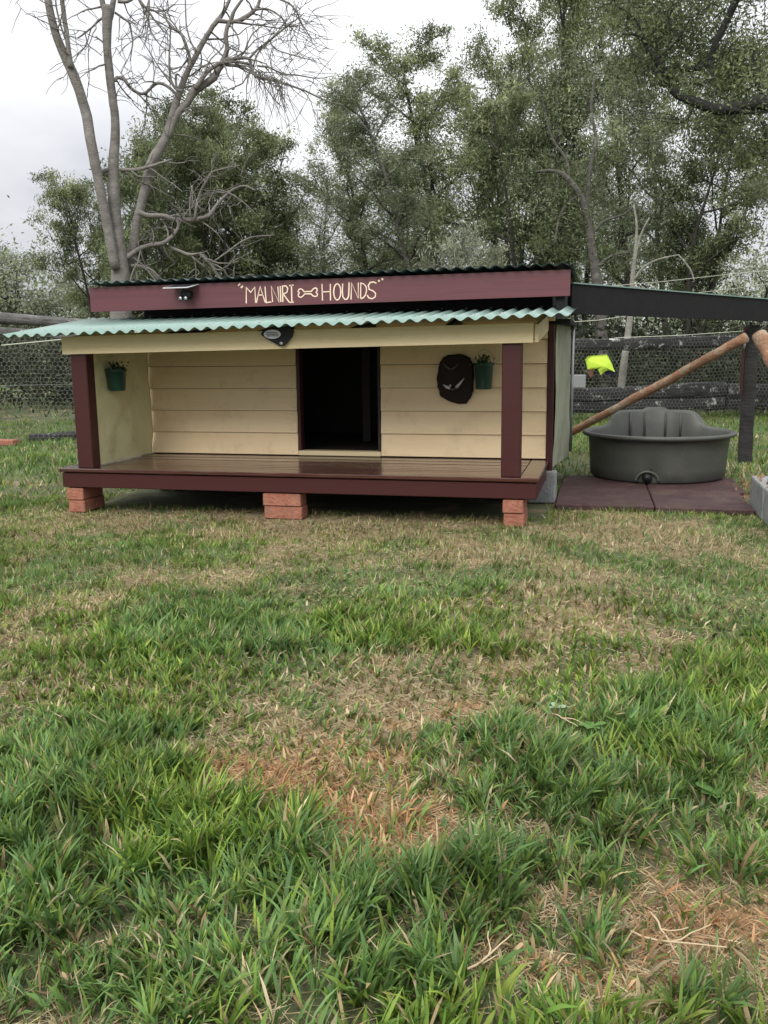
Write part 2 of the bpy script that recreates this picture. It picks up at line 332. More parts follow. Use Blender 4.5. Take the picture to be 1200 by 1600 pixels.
# deck boards
y = .094; 
while y < P_-.02:
    y1 = min(y+.066, P_-.004)
    ins = (y-.09)*.12
    MB().box(.098, 2.868-.098, y, y1, ZD-.021+rnd.uniform(0, .0012), ZD+rnd.uniform(-.001, .001), .0025).build('deck_board', M['deck'], K)
    y = y1+.004
MB().box(-.012, W_+.012, -.014, .090, ZD-.021, ZD+.001, .004).build('front_nosing_board', M['deck'], K)
MB().box(W_-.094, W_+.012, .092, P_+.05, ZD-.021, ZD+.0005, .004).build('side_nosing_board', M['deck'], K)
MB().box(-.012, .094, .092, P_+.02, ZD-.021, ZD+.0005, .004).build('side_nosing_board', M['deck'], K)
MB().box(0, W_, 0, .022, .157, ZD-.027, .004).build('deck_fascia_board', M['maroon'], K)
MB().box(W_-.022, W_, .024, P_-.02, .157, ZD-.023, .003).build('deck_fascia_board', M['maroon'], K)
MB().box(0, .022, .024, P_-.02, .157, ZD-.023, .003).build('deck_fascia_board', M['maroon'], K)
for xx in (.3, .75, 1.2, 1.65, 2.1, 2.55):
    MB().box(xx, xx+.035, .024, P_-.02, .160, ZD-.022, .002).build('deck_joist', M['dark_wood'], K)
MB().box(.295, 2.862, .90, .935, 0.0, .25, .002).build('underdeck_shade_board', M['charcoal'], K)  # dark board added to block light from behind and keep the underdeck black
# veranda posts
for x0 in (.103, 2.672):
    MB().box(x0, x0+.104, .018, .108, ZD, .985 if x0 > 1 else .965, .005).build('veranda_post', M['maroon'], K)
# beam: slightly out of level, as in the photograph
def beam_tilt(x0, x1, y0, y1, zl0, zl1, zr0, zr1):
    m = MB(); m.add([(x0, y0, zl0), (x0, y1, zl0), (x0, y1, zl1), (x0, y0, zl1), (x1, y0, zr0), (x1, y1, zr0), (x1, y1, zr1), (x1, y0, zr1)],
          [(0, 1, 2, 3), (7, 6, 5, 4), (0, 4, 5, 1), (1, 5, 6, 2), (2, 6, 7, 3), (3, 7, 4, 0)]); return m
bv = beam_tilt(.066, 2.836, 0.0, .016, .955, 1.058, .988, 1.088)
bv.build('veranda_beam', M['cream_beam'], K)
beam_tilt(.09, 2.83, .0175, .055, .962, 1.052, .996, 1.08).build('veranda_beam_packer', M['cream_beam'], K)
# sloping end rafters
MB().prism([(.018, .990), (.018, 1.082), (P_-.01, 1.16), (P_-.01, 1.062)], 0, 2.842, 2.862).build('end_rafter', M['cream_beam'], K)
MB().prism([(.018, .960), (.018, 1.05), (P_-.01, 1.15), (P_-.01, 1.055)], 0, .066, .086).build('end_rafter', M['cream_beam'], K)
for xx in (.62, 1.2, 1.75, 2.3):
    MB().prism([(.06, 1.0), (.06, 1.052), (P_-.01, 1.15), (P_-.01, 1.10)], 0, xx, xx+.035).build('rafter', M['dark_wood'], K)
# lapped weatherboards either side of the door
bh = .1465
def weatherboard(x0, x1, z0, z1):
    m = MB(); yb = P_+.012
    m.prism([(P_-.017, z0), (P_-.017, z0+.003), (P_-.003, z1), (yb, z1), (yb, z0)], 0, x0, x1)
    return m
for k in range(6):
    z0 = ZD+.006+k*bh+rnd.uniform(-.0015, .0015)*(k > 0); z1 = min(z0+bh-.0035, 1.16)
    weatherboard(.172, 1.236, z0, z1).build('weatherboard', M['cream'], K)
    weatherboard(1.806, 2.858, z0+.001, z1+.001).build('weatherboard', M['cream'], K)
nl_ = MB()
for k in range(5):
    for x in (.20, .70, 1.21, 1.83, 2.33, 2.83):
        zz = ZD+.006+k*bh+.022+rnd.uniform(-.003, .003); xx = x+rnd.uniform(-.004, .004)
        nl_.tube([(xx, P_-.0165, zz), (xx, P_-.0135, zz)], .0028, 7)
tag(nl_.build('nail_heads', M['galv'], K), kind='stuff')
MB().box(1.24, 1.262, P_-.02, P_+.05, ZD+.036, 1.0, .002).build('door_jamb', M['maroon'], K)
MB().box(1.784, 1.802, P_-.012, P_+.05, ZD+.036, 1.0, .002).build('door_jamb', M['dark_wood'], K)
MB().box(1.236, 1.806, P_-.02, P_+.05, 1.0, 1.16, .002).build('door_header', M['cream'], K)
MB().box(1.238, 1.804, P_-.024, P_+.055, ZD+.002, ZD+.034, .004).build('door_sill', M['cream_beam'], K)
# body: floor, walls, inner lining
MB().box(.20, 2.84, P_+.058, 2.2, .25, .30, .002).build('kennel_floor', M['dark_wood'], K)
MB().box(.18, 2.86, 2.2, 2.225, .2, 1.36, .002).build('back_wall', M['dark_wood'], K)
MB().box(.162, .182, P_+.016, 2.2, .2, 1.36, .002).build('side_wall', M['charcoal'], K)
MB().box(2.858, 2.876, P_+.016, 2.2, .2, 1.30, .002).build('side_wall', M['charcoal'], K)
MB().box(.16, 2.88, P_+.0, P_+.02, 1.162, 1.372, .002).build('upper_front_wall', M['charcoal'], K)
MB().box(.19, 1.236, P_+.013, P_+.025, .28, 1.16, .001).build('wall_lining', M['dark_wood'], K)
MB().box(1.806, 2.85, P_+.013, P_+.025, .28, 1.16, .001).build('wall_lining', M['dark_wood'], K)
MB().box(2.860, 2.900, P_-.020, P_+.014, .2, 1.10, .004).build('corner_trim', M['maroon'], K)
MB().box(1.5, 1.56, 1.5, 1.54, .302, 1.3, .002).build('inner_stud', M['dark_wood'], K)
# corrugated sheet
def corrugated(x0, x1, y0, y1, zf, amp=.0095, pitch=.076, per=8, ny=3, th=.0016):
    nx = int((x1-x0)/pitch*per)+1; xs = np.linspace(x0, x1, nx); ys = np.linspace(y0, y1, ny)
    X, Y = np.meshgrid(xs, ys); Z = zf(X, Y)+amp*np.cos(2*np.pi*(X-x0)/pitch)
    top = np.stack([X.ravel(), Y.ravel(), Z.ravel()+th], 1); bot = np.stack([X.ravel(), Y.ravel(), Z.ravel()], 1)
    v = np.concatenate([top, bot]); n = nx*ny
    i = (np.arange(ny-1)[:, None]*nx+np.arange(nx-1)[None]).ravel()
    ft = np.stack([i, i+1, i+1+nx, i+nx], 1); fb = ft[:, ::-1]+n
    e1 = np.arange(nx-1); ef = np.stack([e1, e1+n, e1+1+n, e1+1], 1); k = (ny-1)*nx
    eb = np.stack([e1+k, e1+1+k, e1+1+k+n, e1+k+n], 1)
    return v, [ft, fb, ef, eb]
def zr(X, Y):
    u = (X+.22)/3.245; f = (Y+.15)/(P_+.15)
    zf = 1.064+.058*u; zb = 1.188+.008*u
    return zf+(zb-zf)*f+.006*(fbm(X*1.0, Y*1.0, 2.3, 3)-.5)-.003*np.exp(-((X-1.9)**2+(Y+.15)**2)*60)
v, f = corrugated(-.22, 3.03, -.15, P_-.002, zr)
npmesh('veranda_roof_sheet', v, f, M['green_iron'], None, K, True)
sc = MB()
for k in range(21):
    x = -.22+.076*(2*k+.0)+.002
    if x > 3.0: break
    for yy in (.03, .78):
        z = float(zr(x, yy))+.0085+.001
        sc.lathe([(.0085, z), (.0085, z+.002), (.005, z+.003), (.005, z+.007), (.0005, z+.0075)], x, yy, 8)
tag(sc.build('roof_screws', M['galv'], K), kind='stuff')
MB().box(.06, 2.9, P_-.06, P_-.002, 1.118, 1.160, .002).build('wall_plate', M['cream_beam'], K)
def zu(X, Y):
    u = (X+.11)/3.13; return 1.398+.022*u+.008-(Y-.55)*.012
v, f = corrugated(-.092, 3.005, .555, 2.35, zu, amp=.0085)
npmesh('upper_roof_sheet', v, f, M['dark_iron'], None, K, True)
beam_tilt(-.092, 2.993, .602, .630, 1.226, 1.381, 1.252, 1.399).build('sign_board', M['mauve'], K)
for xx in (.1, .8, 1.5, 2.2, 2.85):
    MB().box(xx, xx+.04, .634, P_-.003, 1.29, 1.372, .002).build('roof_outrigger', M['charcoal'], K)
# lettering, painted strokes standing 1 mm proud of the board
LET = [('quote_mark',[[(0.9507,1.3654),(0.9652,1.3777)],[(0.9687,1.3514),(0.9831,1.3624)]]),('letter_m',[[(1.0009,1.2561),(1.005,1.3521),(1.0325,1.3223),(1.0624,1.3531),(1.0632,1.2577)]]),('letter_a',[[(1.0678,1.2567),(1.0975,1.3551),(1.127,1.2595)],[(1.0807,1.3037),(1.114,1.3046)]]),('letter_l',[[(1.1297,1.3542),(1.1338,1.2573),(1.1675,1.2603)]]),('letter_n',[[(1.1766,1.2605),(1.171,1.356),(1.2187,1.2582),(1.2147,1.3518)]]),('letter_i',[[(1.2303,1.3543),(1.2306,1.2592)]]),('letter_r',[[(1.2442,1.2576),(1.2448,1.3539),(1.2676,1.3554),(1.2789,1.3405),(1.2726,1.3156),(1.2487,1.307),(1.2869,1.2549)]]),('letter_i',[[(1.304,1.3598),(1.3033,1.2562)],[(1.2884,1.356),(1.3184,1.3585)],[(1.2896,1.254),(1.316,1.2567)]]),('bone_outline',[[(1.3838,1.3172),(1.3752,1.3299),(1.3619,1.3353),(1.3491,1.3302),(1.346,1.3178),(1.3548,1.3105),(1.3455,1.3016),(1.3487,1.289),(1.3612,1.2832),(1.3749,1.29),(1.3888,1.3042),(1.4283,1.3032),(1.4423,1.2904),(1.4547,1.2859),(1.4683,1.2897),(1.4708,1.3013),(1.4626,1.3106),(1.4691,1.32),(1.4685,1.3324),(1.4579,1.3381),(1.4448,1.3326),(1.431,1.3177),(1.3838,1.3172)]]),('letter_h',[[(1.5013,1.3604),(1.5023,1.261)],[(1.5545,1.3589),(1.5535,1.261)],[(1.5023,1.3125),(1.5534,1.3136)]]),('letter_o',[[(1.6205,1.3098),(1.6169,1.2855),(1.6081,1.2679),(1.5965,1.2617),(1.5851,1.2685),(1.5771,1.2865),(1.5746,1.311),(1.5783,1.3352),(1.5871,1.3528),(1.5987,1.3589),(1.61,1.3521),(1.618,1.3341),(1.6205,1.3098)]]),('letter_u',[[(1.6331,1.3588),(1.6302,1.3095),(1.634,1.2785),(1.646,1.2638),(1.6606,1.2667),(1.6697,1.2838),(1.6744,1.3638)]]),('letter_n',[[(1.6847,1.2628),(1.6893,1.3613),(1.7295,1.27),(1.7325,1.3609)]]),('letter_d',[[(1.7444,1.2688),(1.7477,1.3588),(1.7659,1.353),(1.7804,1.3362),(1.7835,1.3137),(1.7748,1.2852),(1.7601,1.27),(1.7443,1.2667)]]),('letter_s',[[(1.8452,1.3536),(1.8281,1.363),(1.8064,1.36),(1.7944,1.3428),(1.7992,1.3202),(1.8242,1.3101),(1.8396,1.295),(1.8367,1.2747),(1.8166,1.2637),(1.7963,1.2704),(1.7865,1.2858)]]),('quote_mark',[[(1.8562,1.3647),(1.867,1.3716)],[(1.8779,1.3811),(1.8877,1.3735)]])]
def stroke(m, pts, wd=.0072, y=.6005):
    P = [np.array(p, float) for p in pts]; closed = np.allclose(P[0], P[-1])
    off = []
    for i, p in enumerate(P):
        a = P[i-1] if i else (P[-2] if closed else p); b = P[i+1] if i < len(P)-1 else (P[1] if closed else p)
        t1 = p-a; t2 = b-p
        t1 = t1/np.linalg.norm(t1) if np.linalg.norm(t1) > 1e-6 else None; t2 = t2/np.linalg.norm(t2) if np.linalg.norm(t2) > 1e-6 else None
        if t1 is None: t1 = t2
        if t2 is None: t2 = t1
        t = t1+t2; t = t/(np.linalg.norm(t)+1e-9) if np.linalg.norm(t) > .3 else t1
        s_ = 1/max(.55, abs(np.dot(t, t1))); off.append(np.array([-t[1], t[0]])*wd/2*min(s_, 1.4)*rnd.uniform(.85, 1.12))
    n = len(P); vs = []
    for yy in (y, y+.0014):
        for p, o in zip(P, off): q = p+o; vs.append((q[0], yy, q[1])); q = p-o; vs.append((q[0], yy, q[1]))
    fs = []
    for i in range(n-1):
        a = 2*i; fs.append((a, a+1, a+3, a+2)); k = 2*n; fs.append((a, a+2, a+2+k, a+k)); fs.append((a+1, a+1+k, a+3+k, a+3))
    m.add(vs, fs)
lg = empty('lettering'); lg.parent = K
for nm, strokes in LET:
    m = MB()
    for s_ in strokes: stroke(m, s_, .010 if nm == 'quote_mark' else .0074)
    m.build(nm, M['letters'], lg)
# left end canvas screen, creased
def cloth(x_of, y0, y1, z0f, z1f, ny=40, nz=40, th=.002):
    ys = np.linspace(0, 1, ny); zs = np.linspace(0, 1, nz); A, B = np.meshgrid(ys, zs)
    Y = y0+(y1-y0)*A; Z0 = z0f(A); Z1 = z1f(A); Z = Z0+(Z1-Z0)*B; X = x_of(A, B)
    v = np.concatenate([np.stack([X.ravel(), Y.ravel(), Z.ravel()], 1), np.stack([X.ravel()+th, Y.ravel(), Z.ravel()], 1)])
    i = (np.arange(nz-1)[:, None]*ny+np.arange(ny-1)[None]).ravel(); f = np.stack([i, i+1, i+1+ny, i+ny], 1)
    k = nz*ny; j = np.arange(nz-1)*ny; e = np.stack([j, j+ny, j+ny+k, j+k], 1); j2 = j+ny-1; e2 = np.stack([j2, j2+k, j2+ny+k, j2+ny], 1)
    return v, [f, f[:, ::-1]+k, e, e2]
def xc(A, B):
    return .178+.010*(fbm(A*3, B*3, 2, 4)-.5)*2+.011*np.sin((A*1.3+B*.9)*9)*np.exp(-((A-.8)**2+(B-.15)**2)*6)+.010*np.abs(np.sin((A*.7-B)*8))*np.exp(-((A-.6)**2+(B-.35)**2)*9)
v, f = cloth(xc, .075, P_-.018, lambda a: ZD+.006+0*a, lambda a: 1.02+.08*a)
npmesh('canvas_end_screen', v, f, M['canvas'], None, K, True)
# curtain on the right-hand side, hanging in folds
def xcur(A, B): return 2.900+.058*A+.014*np.sin(A*17+B*1.2)*(1-.4*B)+.02*(fbm(A*2, B*2, 2, 3)-.5)
v, f = cloth(xcur, .90, 1.94, lambda a: .215-.055*a+.012*np.sin(a*19), lambda a: 1.10+0*a, 70, 30)
npmesh('side_canvas_curtain', v, f, M['canvas_grey'], None, K, True)
MB().tube([(2.966, 1.955, .20), (2.966, 1.955, 1.115)], .012, 10).build('side_steel_pole', M['galv'], K)
MB().box(2.88, 2.99, .86, 2.0, 1.10, 1.13, .003).build('side_gutter', M['charcoal'], K)
MB().box(2.91, 2.965, .635, 1.0, 1.17, 1.345, .003).build('side_barge_board', M['charcoal'], K)

# awning beam running from the kennel corner to the strainer post
a0, a1 = np.array([2.97, 1.0]), np.array([4.95, 3.83]); u = (a1-a0)/np.linalg.norm(a1-a0); nrm = np.array([-u[1], u[0]])*.0225
def zt(t): return 1.346+(1.313-1.346)*t/2.56
Lb = float(np.linalg.norm(a1-a0))
def slantbox(a, b, n_, zb0, zb1, zt0, zt1):
    m = MB(); vs = []
    for p, z0, z1 in ((a, zb0, zt0), (b, zb1, zt1)):
        for s_, z in ((-1, z0), (1, z0), (1, z1), (-1, z1)): vs.append((p[0]+n_[0]*s_, p[1]+n_[1]*s_, z))
    m.add(vs, [(0, 1, 2, 3)[::-1], (4, 5, 6, 7), (0, 4, 5, 1)[::-1], (1, 5, 6, 2)[::-1], (2, 6, 7, 3)[::-1], (3, 7, 4, 0)[::-1]]); return m
AW = empty('awning_beam', (a0[0], a0[1], 1.165)); tag(AW, 'long dark awning beam with a green metal capping running from the kennel to the strainer post', 'beam')
slantbox(a0, a1, nrm, 1.165, 1.135, 1.344, 1.300).build('beam', M['charcoal'], AW)
slantbox(a0, a1, nrm*1.5, 1.3445, 1.3005, 1.352, 1.308).build('capping', M['green_iron'], AW)

# things fixed on the kennel -------------------------------------------------
SL = empty('solar_light', (.59, .52, 1.30)); tag(SL, 'small black solar spotlight with a tilted panel on the upper maroon board', 'light')
pm = MB(); pm.add([(.492, .485, 1.358), (.664, .485, 1.358), (.688, .597, 1.383), (.512, .597, 1.383), (.492, .485, 1.353), (.664, .485, 1.353), (.688, .597, 1.378), (.512, .597, 1.378)],
   [(0, 1, 2, 3), (7, 6, 5, 4), (0, 4, 5, 1), (1, 5, 6, 2), (2, 6, 7, 3), (3, 7, 4, 0)]); pm.build('solar_panel_frame', M['panel_frame'], SL)
pm = MB(); pm.add([(.502, .490, 1.3605), (.656, .490, 1.3605), (.678, .592, 1.3833), (.522, .592, 1.3833)], [(0, 1, 2, 3)]); pm.build('solar_glass', M['panel_glass'], SL)
MB().tube([(.60, .545, 1.352), (.605, .55, 1.335), (.61, .57, 1.325), (.61, .5985, 1.32)], .011, 8).build('bracket', M['black_plastic'], SL)
MB().box(.575, .645, .545, .598, 1.292, 1.338, .008).build('lamp_body', M['black_plastic'], SL)
for xx in (.592, .628):
    MB().tube([(xx, .520, 1.292), (xx, .555, 1.303)], [.015, .012], 12).build('lamp_head', M['black_plastic'], SL)
    MB().tube([(xx, .5185, 1.2915), (xx, .5195, 1.2918)], .0115, 12).build('lens', M['silver'], SL)
BD = empty('badge_plaque', (1.43, -.01, 1.035)); tag(BD, 'black diamond-shaped plaque with a silver oval badge on the cream beam', 'plaque')
m = MB(); pts = [(1.335, 1.052), (1.350, 1.080), (1.395, 1.096), (1.47, 1.096), (1.512, 1.088), (1.524, 1.068), (1.515, 1.038), (1.488, 1.008), (1.466, .988), (1.446, .986), (1.405, 1.008), (1.362, 1.030)]
m.prism([(a_, b_) for a_, b_ in pts], 1, -.024, -.0012); m.build('black_plate', M['black_plastic'], BD)
def oval(cx, cz, rx, rz, y0, y1, n=32): return [(cx+rx*math.cos(2*math.pi*k/n), cz+rz*math.sin(2*math.pi*k/n)) for k in range(n)]
MB().prism(oval(1.405, 1.052, .050, .025, 0, 0), 1, -.030, -.0242).build('silver_oval', M['silver'], BD)
m = MB()
for r_, zz in ((.034, 1.061), (.040, 1.052), (.032, 1.043)):
    x = 1.405-r_
    while x < 1.405+r_-.004:
        ww = rnd.uniform(.003, .006); m.box(x, x+ww, -.0312, -.0301, zz-.0028, zz+.0028, 0); x += ww+.002
m.build('worn_engraving', M['ink'], BD)
MB().tube([(1.455, -.029, 1.002), (1.455, -.0245, 1.002)], .010, 12).build('lower_stud', M['silver'], BD)

def pot(x, y, ztop, h, rt, face, label):
    """bucket pot hung flat against a wall; face = outward unit vector"""
    e_ = empty('hanging_pot', (x, y, ztop-h)); tag(e_, label, 'plant pot', 'green hanging pots on the veranda walls')
    m = MB(); rb = rt*.78
    m.lathe([(0.001, ztop-h), (rb, ztop-h), (rb+.002, ztop-h+.004), (rt*.97, ztop-.018), (rt+.004, ztop-.016), (rt+.004, ztop), (rt-.003, ztop), (rt-.005, ztop-.02), (rt-.006, ztop-.03)], x, y, 28, 1, 1)
    m.build('pot_body', M['green_plastic'], e_)
    MB().lathe([(0.001, ztop-.022), (rt-.006, ztop-.022)], x, y, 20).build('potting_soil', M['soil'], e_)
    tx, ty = -face[1], face[0]
    hh = [(x+tx*(rt+.002)*math.cos(a)-face[0]*rt*.4*math.sin(a), y+ty*(rt+.002)*math.cos(a)-face[1]*rt*.4*math.sin(a), ztop-.006+.085*math.sin(a)) for a in np.linspace(0, math.pi, 15)]
    MB().tube(hh, .0016, 6).build('wire_handle', M['galv'], e_)
    g = np.random.default_rng(int(x*100)); n = 90
    c = np.stack([x+g.normal(0, rt*.5, n), y+g.normal(0, rt*.4, n), ztop+g.uniform(-.015, .05, n)*(1-.4*g.random(n))], 1)
    leafy('foliage', c, .011, .008, g, [(.05, .09, .03), (.07, .12, .045), (.03, .055, .02)], e_, (x, y, ztop-h))
def leafy(name, c, ln, wd, g, pal, parent=None, org=(0, 0, 0), droop=0, m=None, cn=None):
    """rhombic leaves at centres c"""
    n = len(c); az_ = g.uniform(0, 2*np.pi, n); el = g.uniform(-1.2, .9, n)-droop
    d = np.stack([np.cos(az_)*np.cos(el), np.sin(az_)*np.cos(el), np.sin(el)], 1)
    q = g.normal(size=(n, 3)); s_ = np.cross(d, q); s_ /= np.linalg.norm(s_, axis=1)[:, None]+1e-9
    ls = ln*g.uniform(.6, 1.3, n)[:, None]; ws = wd*g.uniform(.6, 1.3, n)[:, None]
    v = np.stack([c-d*ls, c+s_*ws-d*ls*.1, c+d*ls, c-s_*ws-d*ls*.1], 1).reshape(-1, 3)-np.array(org)
    f = np.arange(4*n).reshape(n, 4); pal = np.array(pal); k = g.integers(0, len(pal), n) if cn is None else None
    base = pal[k] if cn is None else cn
    cols = np.repeat(base*g.uniform(.75, 1.3, n)[:, None], 4, 0)
    return npmesh(name, v, [f], m or M['leaf'], cols, parent)
pot(.238, .30, .862, .135, .062, (1, 0), 'dark green bucket pot with a small plant hung on the canvas end screen')
pot(2.478, .76, .872, .160, .060, (0, -1), 'dark green bucket pot hung on the weatherboards beside the dark timber plaque')

PL = empty('timber_wall_plaque', (2.30, .82, .62)); tag(PL, 'dark rounded timber slab with pale V-shaped pieces mounted on the cream weatherboards', 'plaque')
pts = [(2.215, .905), (2.25, .922), (2.33, .925), (2.385, .905), (2.405, .86), (2.41, .78), (2.405, .70), (2.39, .655), (2.36, .620), (2.31, .617), (2.25, .635), (2.20, .665), (2.182, .72), (2.178, .78), (2.187, .84), (2.197, .88)]
g_ = np.random.default_rng(4); cpts = []
for i in range(len(pts)):
    a_, b_ = pts[i], pts[(i+1) % len(pts)]
    for t in (0, .33, .66): cpts.append((a_[0]*(1-t)+b_[0]*t+g_.normal(0, .0016), a_[1]*(1-t)+b_[1]*t+g_.normal(0, .0016)))
m = MB(); n = len(cpts); cxp, czp = 2.295, .77
vs = [(a_, .824, b_) for a_, b_ in cpts]+[(a_, .806, b_) for a_, b_ in cpts]+[(cxp+(a_-cxp)*.93, .800, czp+(b_-czp)*.93) for a_, b_ in cpts]
m.add(vs, [(i, (i+1) % n, n+(i+1) % n, n+i) for i in range(n)]+[(n+i, n+(i+1) % n, 2*n+(i+1) % n, 2*n+i) for i in range(n)]+[tuple(2*n+i for i in range(n))])
M['plaque'] = dirt(mat('burnt_dark_timber', (.011, .008, .007), .6, (12, .3, .7), (25, .5), col2=(.02, .011, .009), spec=.2), (.05, .018, .010), 6, .55, .8, .6)
m.build('timber_slab', M['plaque'], PL)
M['bone'] = mat('pale_horn', (.70, .70, .70), .35, (25, .3, .7), None, col2=(.45, .45, .45))
M['horn_dark'] = mat('dull_grey_horn', (.10, .10, .095), .4)
for nm, a_, b_, r0, r1, mm in (('pale_tine', (2.218, .740), (2.262, .718), .007, .0115, 'bone'), ('pale_tine', (2.352, .778), (2.302, .722), .006, .010, 'bone'),
                               ('dull_tine', (2.218, .872), (2.265, .832), .004, .006, 'horn_dark'), ('dull_tine', (2.318, .866), (2.272, .832), .004, .006, 'horn_dark')):
    mid = ((a_[0]+b_[0])/2, .787, (a_[1]+b_[1])/2-.003)
    MB().tube([(a_[0], .790, a_[1]), mid, (b_[0], .794, b_[1])], [r0*.4, (r0+r1)/2, r1], 10).build(nm, M[mm], PL)
MB().tube([(2.262, .792, .716), (2.28, .788, .706), (2.302, .792, .720)], .0045, 8).build('centre_boss', M['horn_dark'], PL)
MB().tube([(2.262, .792, .74), (2.268, .790, .728)], .005, 8).build('centre_boss', M['bone'], PL)

# bricks under the deck ------------------------------------------------------
def brick(x0, x1, y0, y1, z0, label, seed, chip=.0):
    r = random.Random(seed); m = MB(); m.box(x0, x1, y0, y1, z0, z0+.0735, .005)
    m.v = [(a+r.uniform(-.0012, .0012), b+r.uniform(-.0012, .0012), c) for a, b, c in m.v]
    o = m.build('brick', M['brick']); tag(o, label, 'brick', 'salmon red bricks under the deck')
    return o
brick(.022, .134, .012, .242, .0, 'lower red brick of the pier under the left end of the deck', 1)
brick(.018, .130, .006, .236, .0765, 'upper red brick of the pier under the left end of the deck', 2)
brick(1.300, 1.530, .018, .128, .0, 'lower red brick of the middle pier below the doorway', 3)
brick(1.297, 1.527, .012, .122, .0765, 'upper red brick of the middle pier below the doorway', 4)
brick(2.690, 2.802, .012, .242, .0, 'lower red brick of the pier under the right veranda post', 5)
brick(2.686, 2.798, .006, .236, .0765, 'upper red brick of the pier under the right veranda post', 6)
def cblock(x0, x1, y0, y1, z0, z1, label, group=None, parent=None, nm='concrete_block'):
    m = MB(); m.box(x0, x1, y0, y1, z0, z1, .008); r = random.Random(int(x0*77))
    m.v = [(a+r.uniform(-.003, .003), b+r.uniform(-.003, .003), c+r.uniform(-.002, .002)) for a, b, c in m.v]
    o = m.build(nm, M['concrete'], parent)
    if label: tag(o, label, 'concrete block', group)
    return o
cblock(2.745, 2.925, .80, .895, .0, .203, 'grey concrete block propping the kennel corner beside the deck')
cblock(.165, .29, .90, 1.09, .0, .195, 'dark concrete block under the back left of the deck')

# paving slabs, tub, garden bed ---------------------------------------------
g_slab = 'maroon paving slabs in front of the tub'
def slab(x0, x1, y0, y1, label, sk=.0):
    m = MB(); m.box(x0, x1, y0, y1, .0, .034, .006)
    m.v = [(a+sk*(b-y0), b, c) for a, b, c in m.v]
    tag(m.build('paving_slab', M['paver']), label, 'paving slab', g_slab)
slab(2.935, 3.508, .60, 1.24, 'maroon paving slab in front of the tub, the one next to the kennel', -.015)
slab(3.514, 4.062, .59, 1.24, 'maroon paving slab in front of the tub, the one next to the garden bed', -.015)
slab(2.93, 3.495, 1.246, 1.86, 'maroon paving slab under the left front of the tub')
slab(3.50, 4.10, 1.246, 1.86, 'maroon paving slab under the right front of the tub')
TX, TY, TR = 3.584, 1.965, .455
TB = empty('water_tub', (TX, TY, .034)); tag(TB, 'big round grey-green plastic tub with a raised moulded back on maroon slabs', 'tub')
def tub():
    n = 96; prof = [(.0005, .038, 0), (.36, .036, 0), (.455, .036, 0), (.470, .050, 0), (.474, .12, 0), (.482, .24, 0), (.490, .318, 0), (.500, .326, 0), (.522, .330, 0), (.534, .342, 0), (.530, .356, 0), (.515, .362, 0), (.496, .356, 0), (.482, .340, 0), (.462, .24, 1), (.446, .10, 1), (.40, .075, 1), (.0005, .075, 1)]
    vs = []; fs = []
    for j, (r, z, inn) in enumerate(prof):
        for k in range(n):
            a = 2*math.pi*k/n; r_ = r; z_ = z
            # raised back: angles around +Y
            da = abs((a-math.pi/2+math.pi) % (2*math.pi)-math.pi)
            up = 1/(1+math.exp((da-.70)*26))
            if 6 <= j <= 13: z_ = z+.115*up
            if 6 <= j <= 13: r_ = r-.018*up
            # ribs on the raised back
            rib = max(0, math.cos(da*0))*0
            if 12 <= j <= 15 and da < .75:
                for c0 in (-.42, -.17, .17, .42):
                    dd = ((a-math.pi/2+math.pi) % (2*math.pi)-math.pi)-c0
                    r_ -= .011*math.exp(-(dd/.022)**2)
            if 8 <= j <= 13 and abs(da) < .16: z_ += .017*min(1, max(0, (.16-da)/.03))
            if j in (3, 4) :   # drain recess at the front
                df = abs((a+math.pi/2+math.pi+.14) % (2*math.pi)-math.pi)
                r_ -= .03*math.exp(-(df/.10)**2) if j == 4 else .035*math.exp(-(df/.10)**2)
            vs.append((TX+r_*math.cos(a), TY+r_*math.sin(a), z_))
    for i in range(len(prof)-1):
        for k in range(n): fs.append((i*n+k, i*n+(k+1) % n, (i+1)*n+(k+1) % n, (i+1)*n+k))
    m = MB(); m.add(vs, fs, True); return m.build('tub_shell', M['tub'], TB)
tub()
# arched drain surround and plug
arc = [(3.50+.075*math.cos(a), TY-.470, .052+.068*math.sin(a)) for a in np.linspace(0, math.pi, 17)]
MB().tube(arc, .009, 8).build('drain_arch', M['tub'], TB)
MB().tube([(3.50, TY-.452, .075), (3.50, TY-.485, .075)], [.034, .030], 20).build('drain_plug', M['black_plastic'], TB)
for a_ in (-.42, -.17, .17, .42):
    an = math.pi/2+a_
    MB().tube([(TX+.446*math.cos(an), TY+.446*math.sin(an), .26), (TX+.458*math.cos(an), TY+.458*math.sin(an), .462)], .008, 6).build('moulded_rib', M['tub'], TB)
GB = empty('garden_bed', (4.07, .3, 0)); tag(GB, 'raised garden bed of grey concrete blocks filled with brown mulch at the right edge', 'garden bed')
for (x0, x1, y0, y1) in ((4.072, 4.262, .44, .830), (4.075, 4.265, .045, .436), (4.072, 4.262, -.35, .041), (4.075, 4.262, .835, .93)):
    cblock(x0, x1, y0, y1, .0, .185, None, parent=GB)
g_ = np.random.default_rng(2)
xs = np.linspace(4.262, 5.2, 36); ys = np.linspace(-.2, 1.02, 50); X, Y = np.meshgrid(xs, ys)
Z = .165+.05*np.clip((X-4.26)/.2, 0, 1)+(fbm(X, Y, 7, 4)-.5)*.07
Z = Z*np.clip((1.03-Y)/.10, 0, 1)**.5
i = (np.arange(49)[:, None]*36+np.arange(35)[None]).ravel()
v = np.stack([X.ravel(), Y.ravel(), Z.ravel()], 1)-np.array([4.07, .3, 0])
tag(npmesh('mulch', v, [np.stack([i, i+1, i+37, i+36], 1)], M['soil'], None, GB, True), kind='stuff')
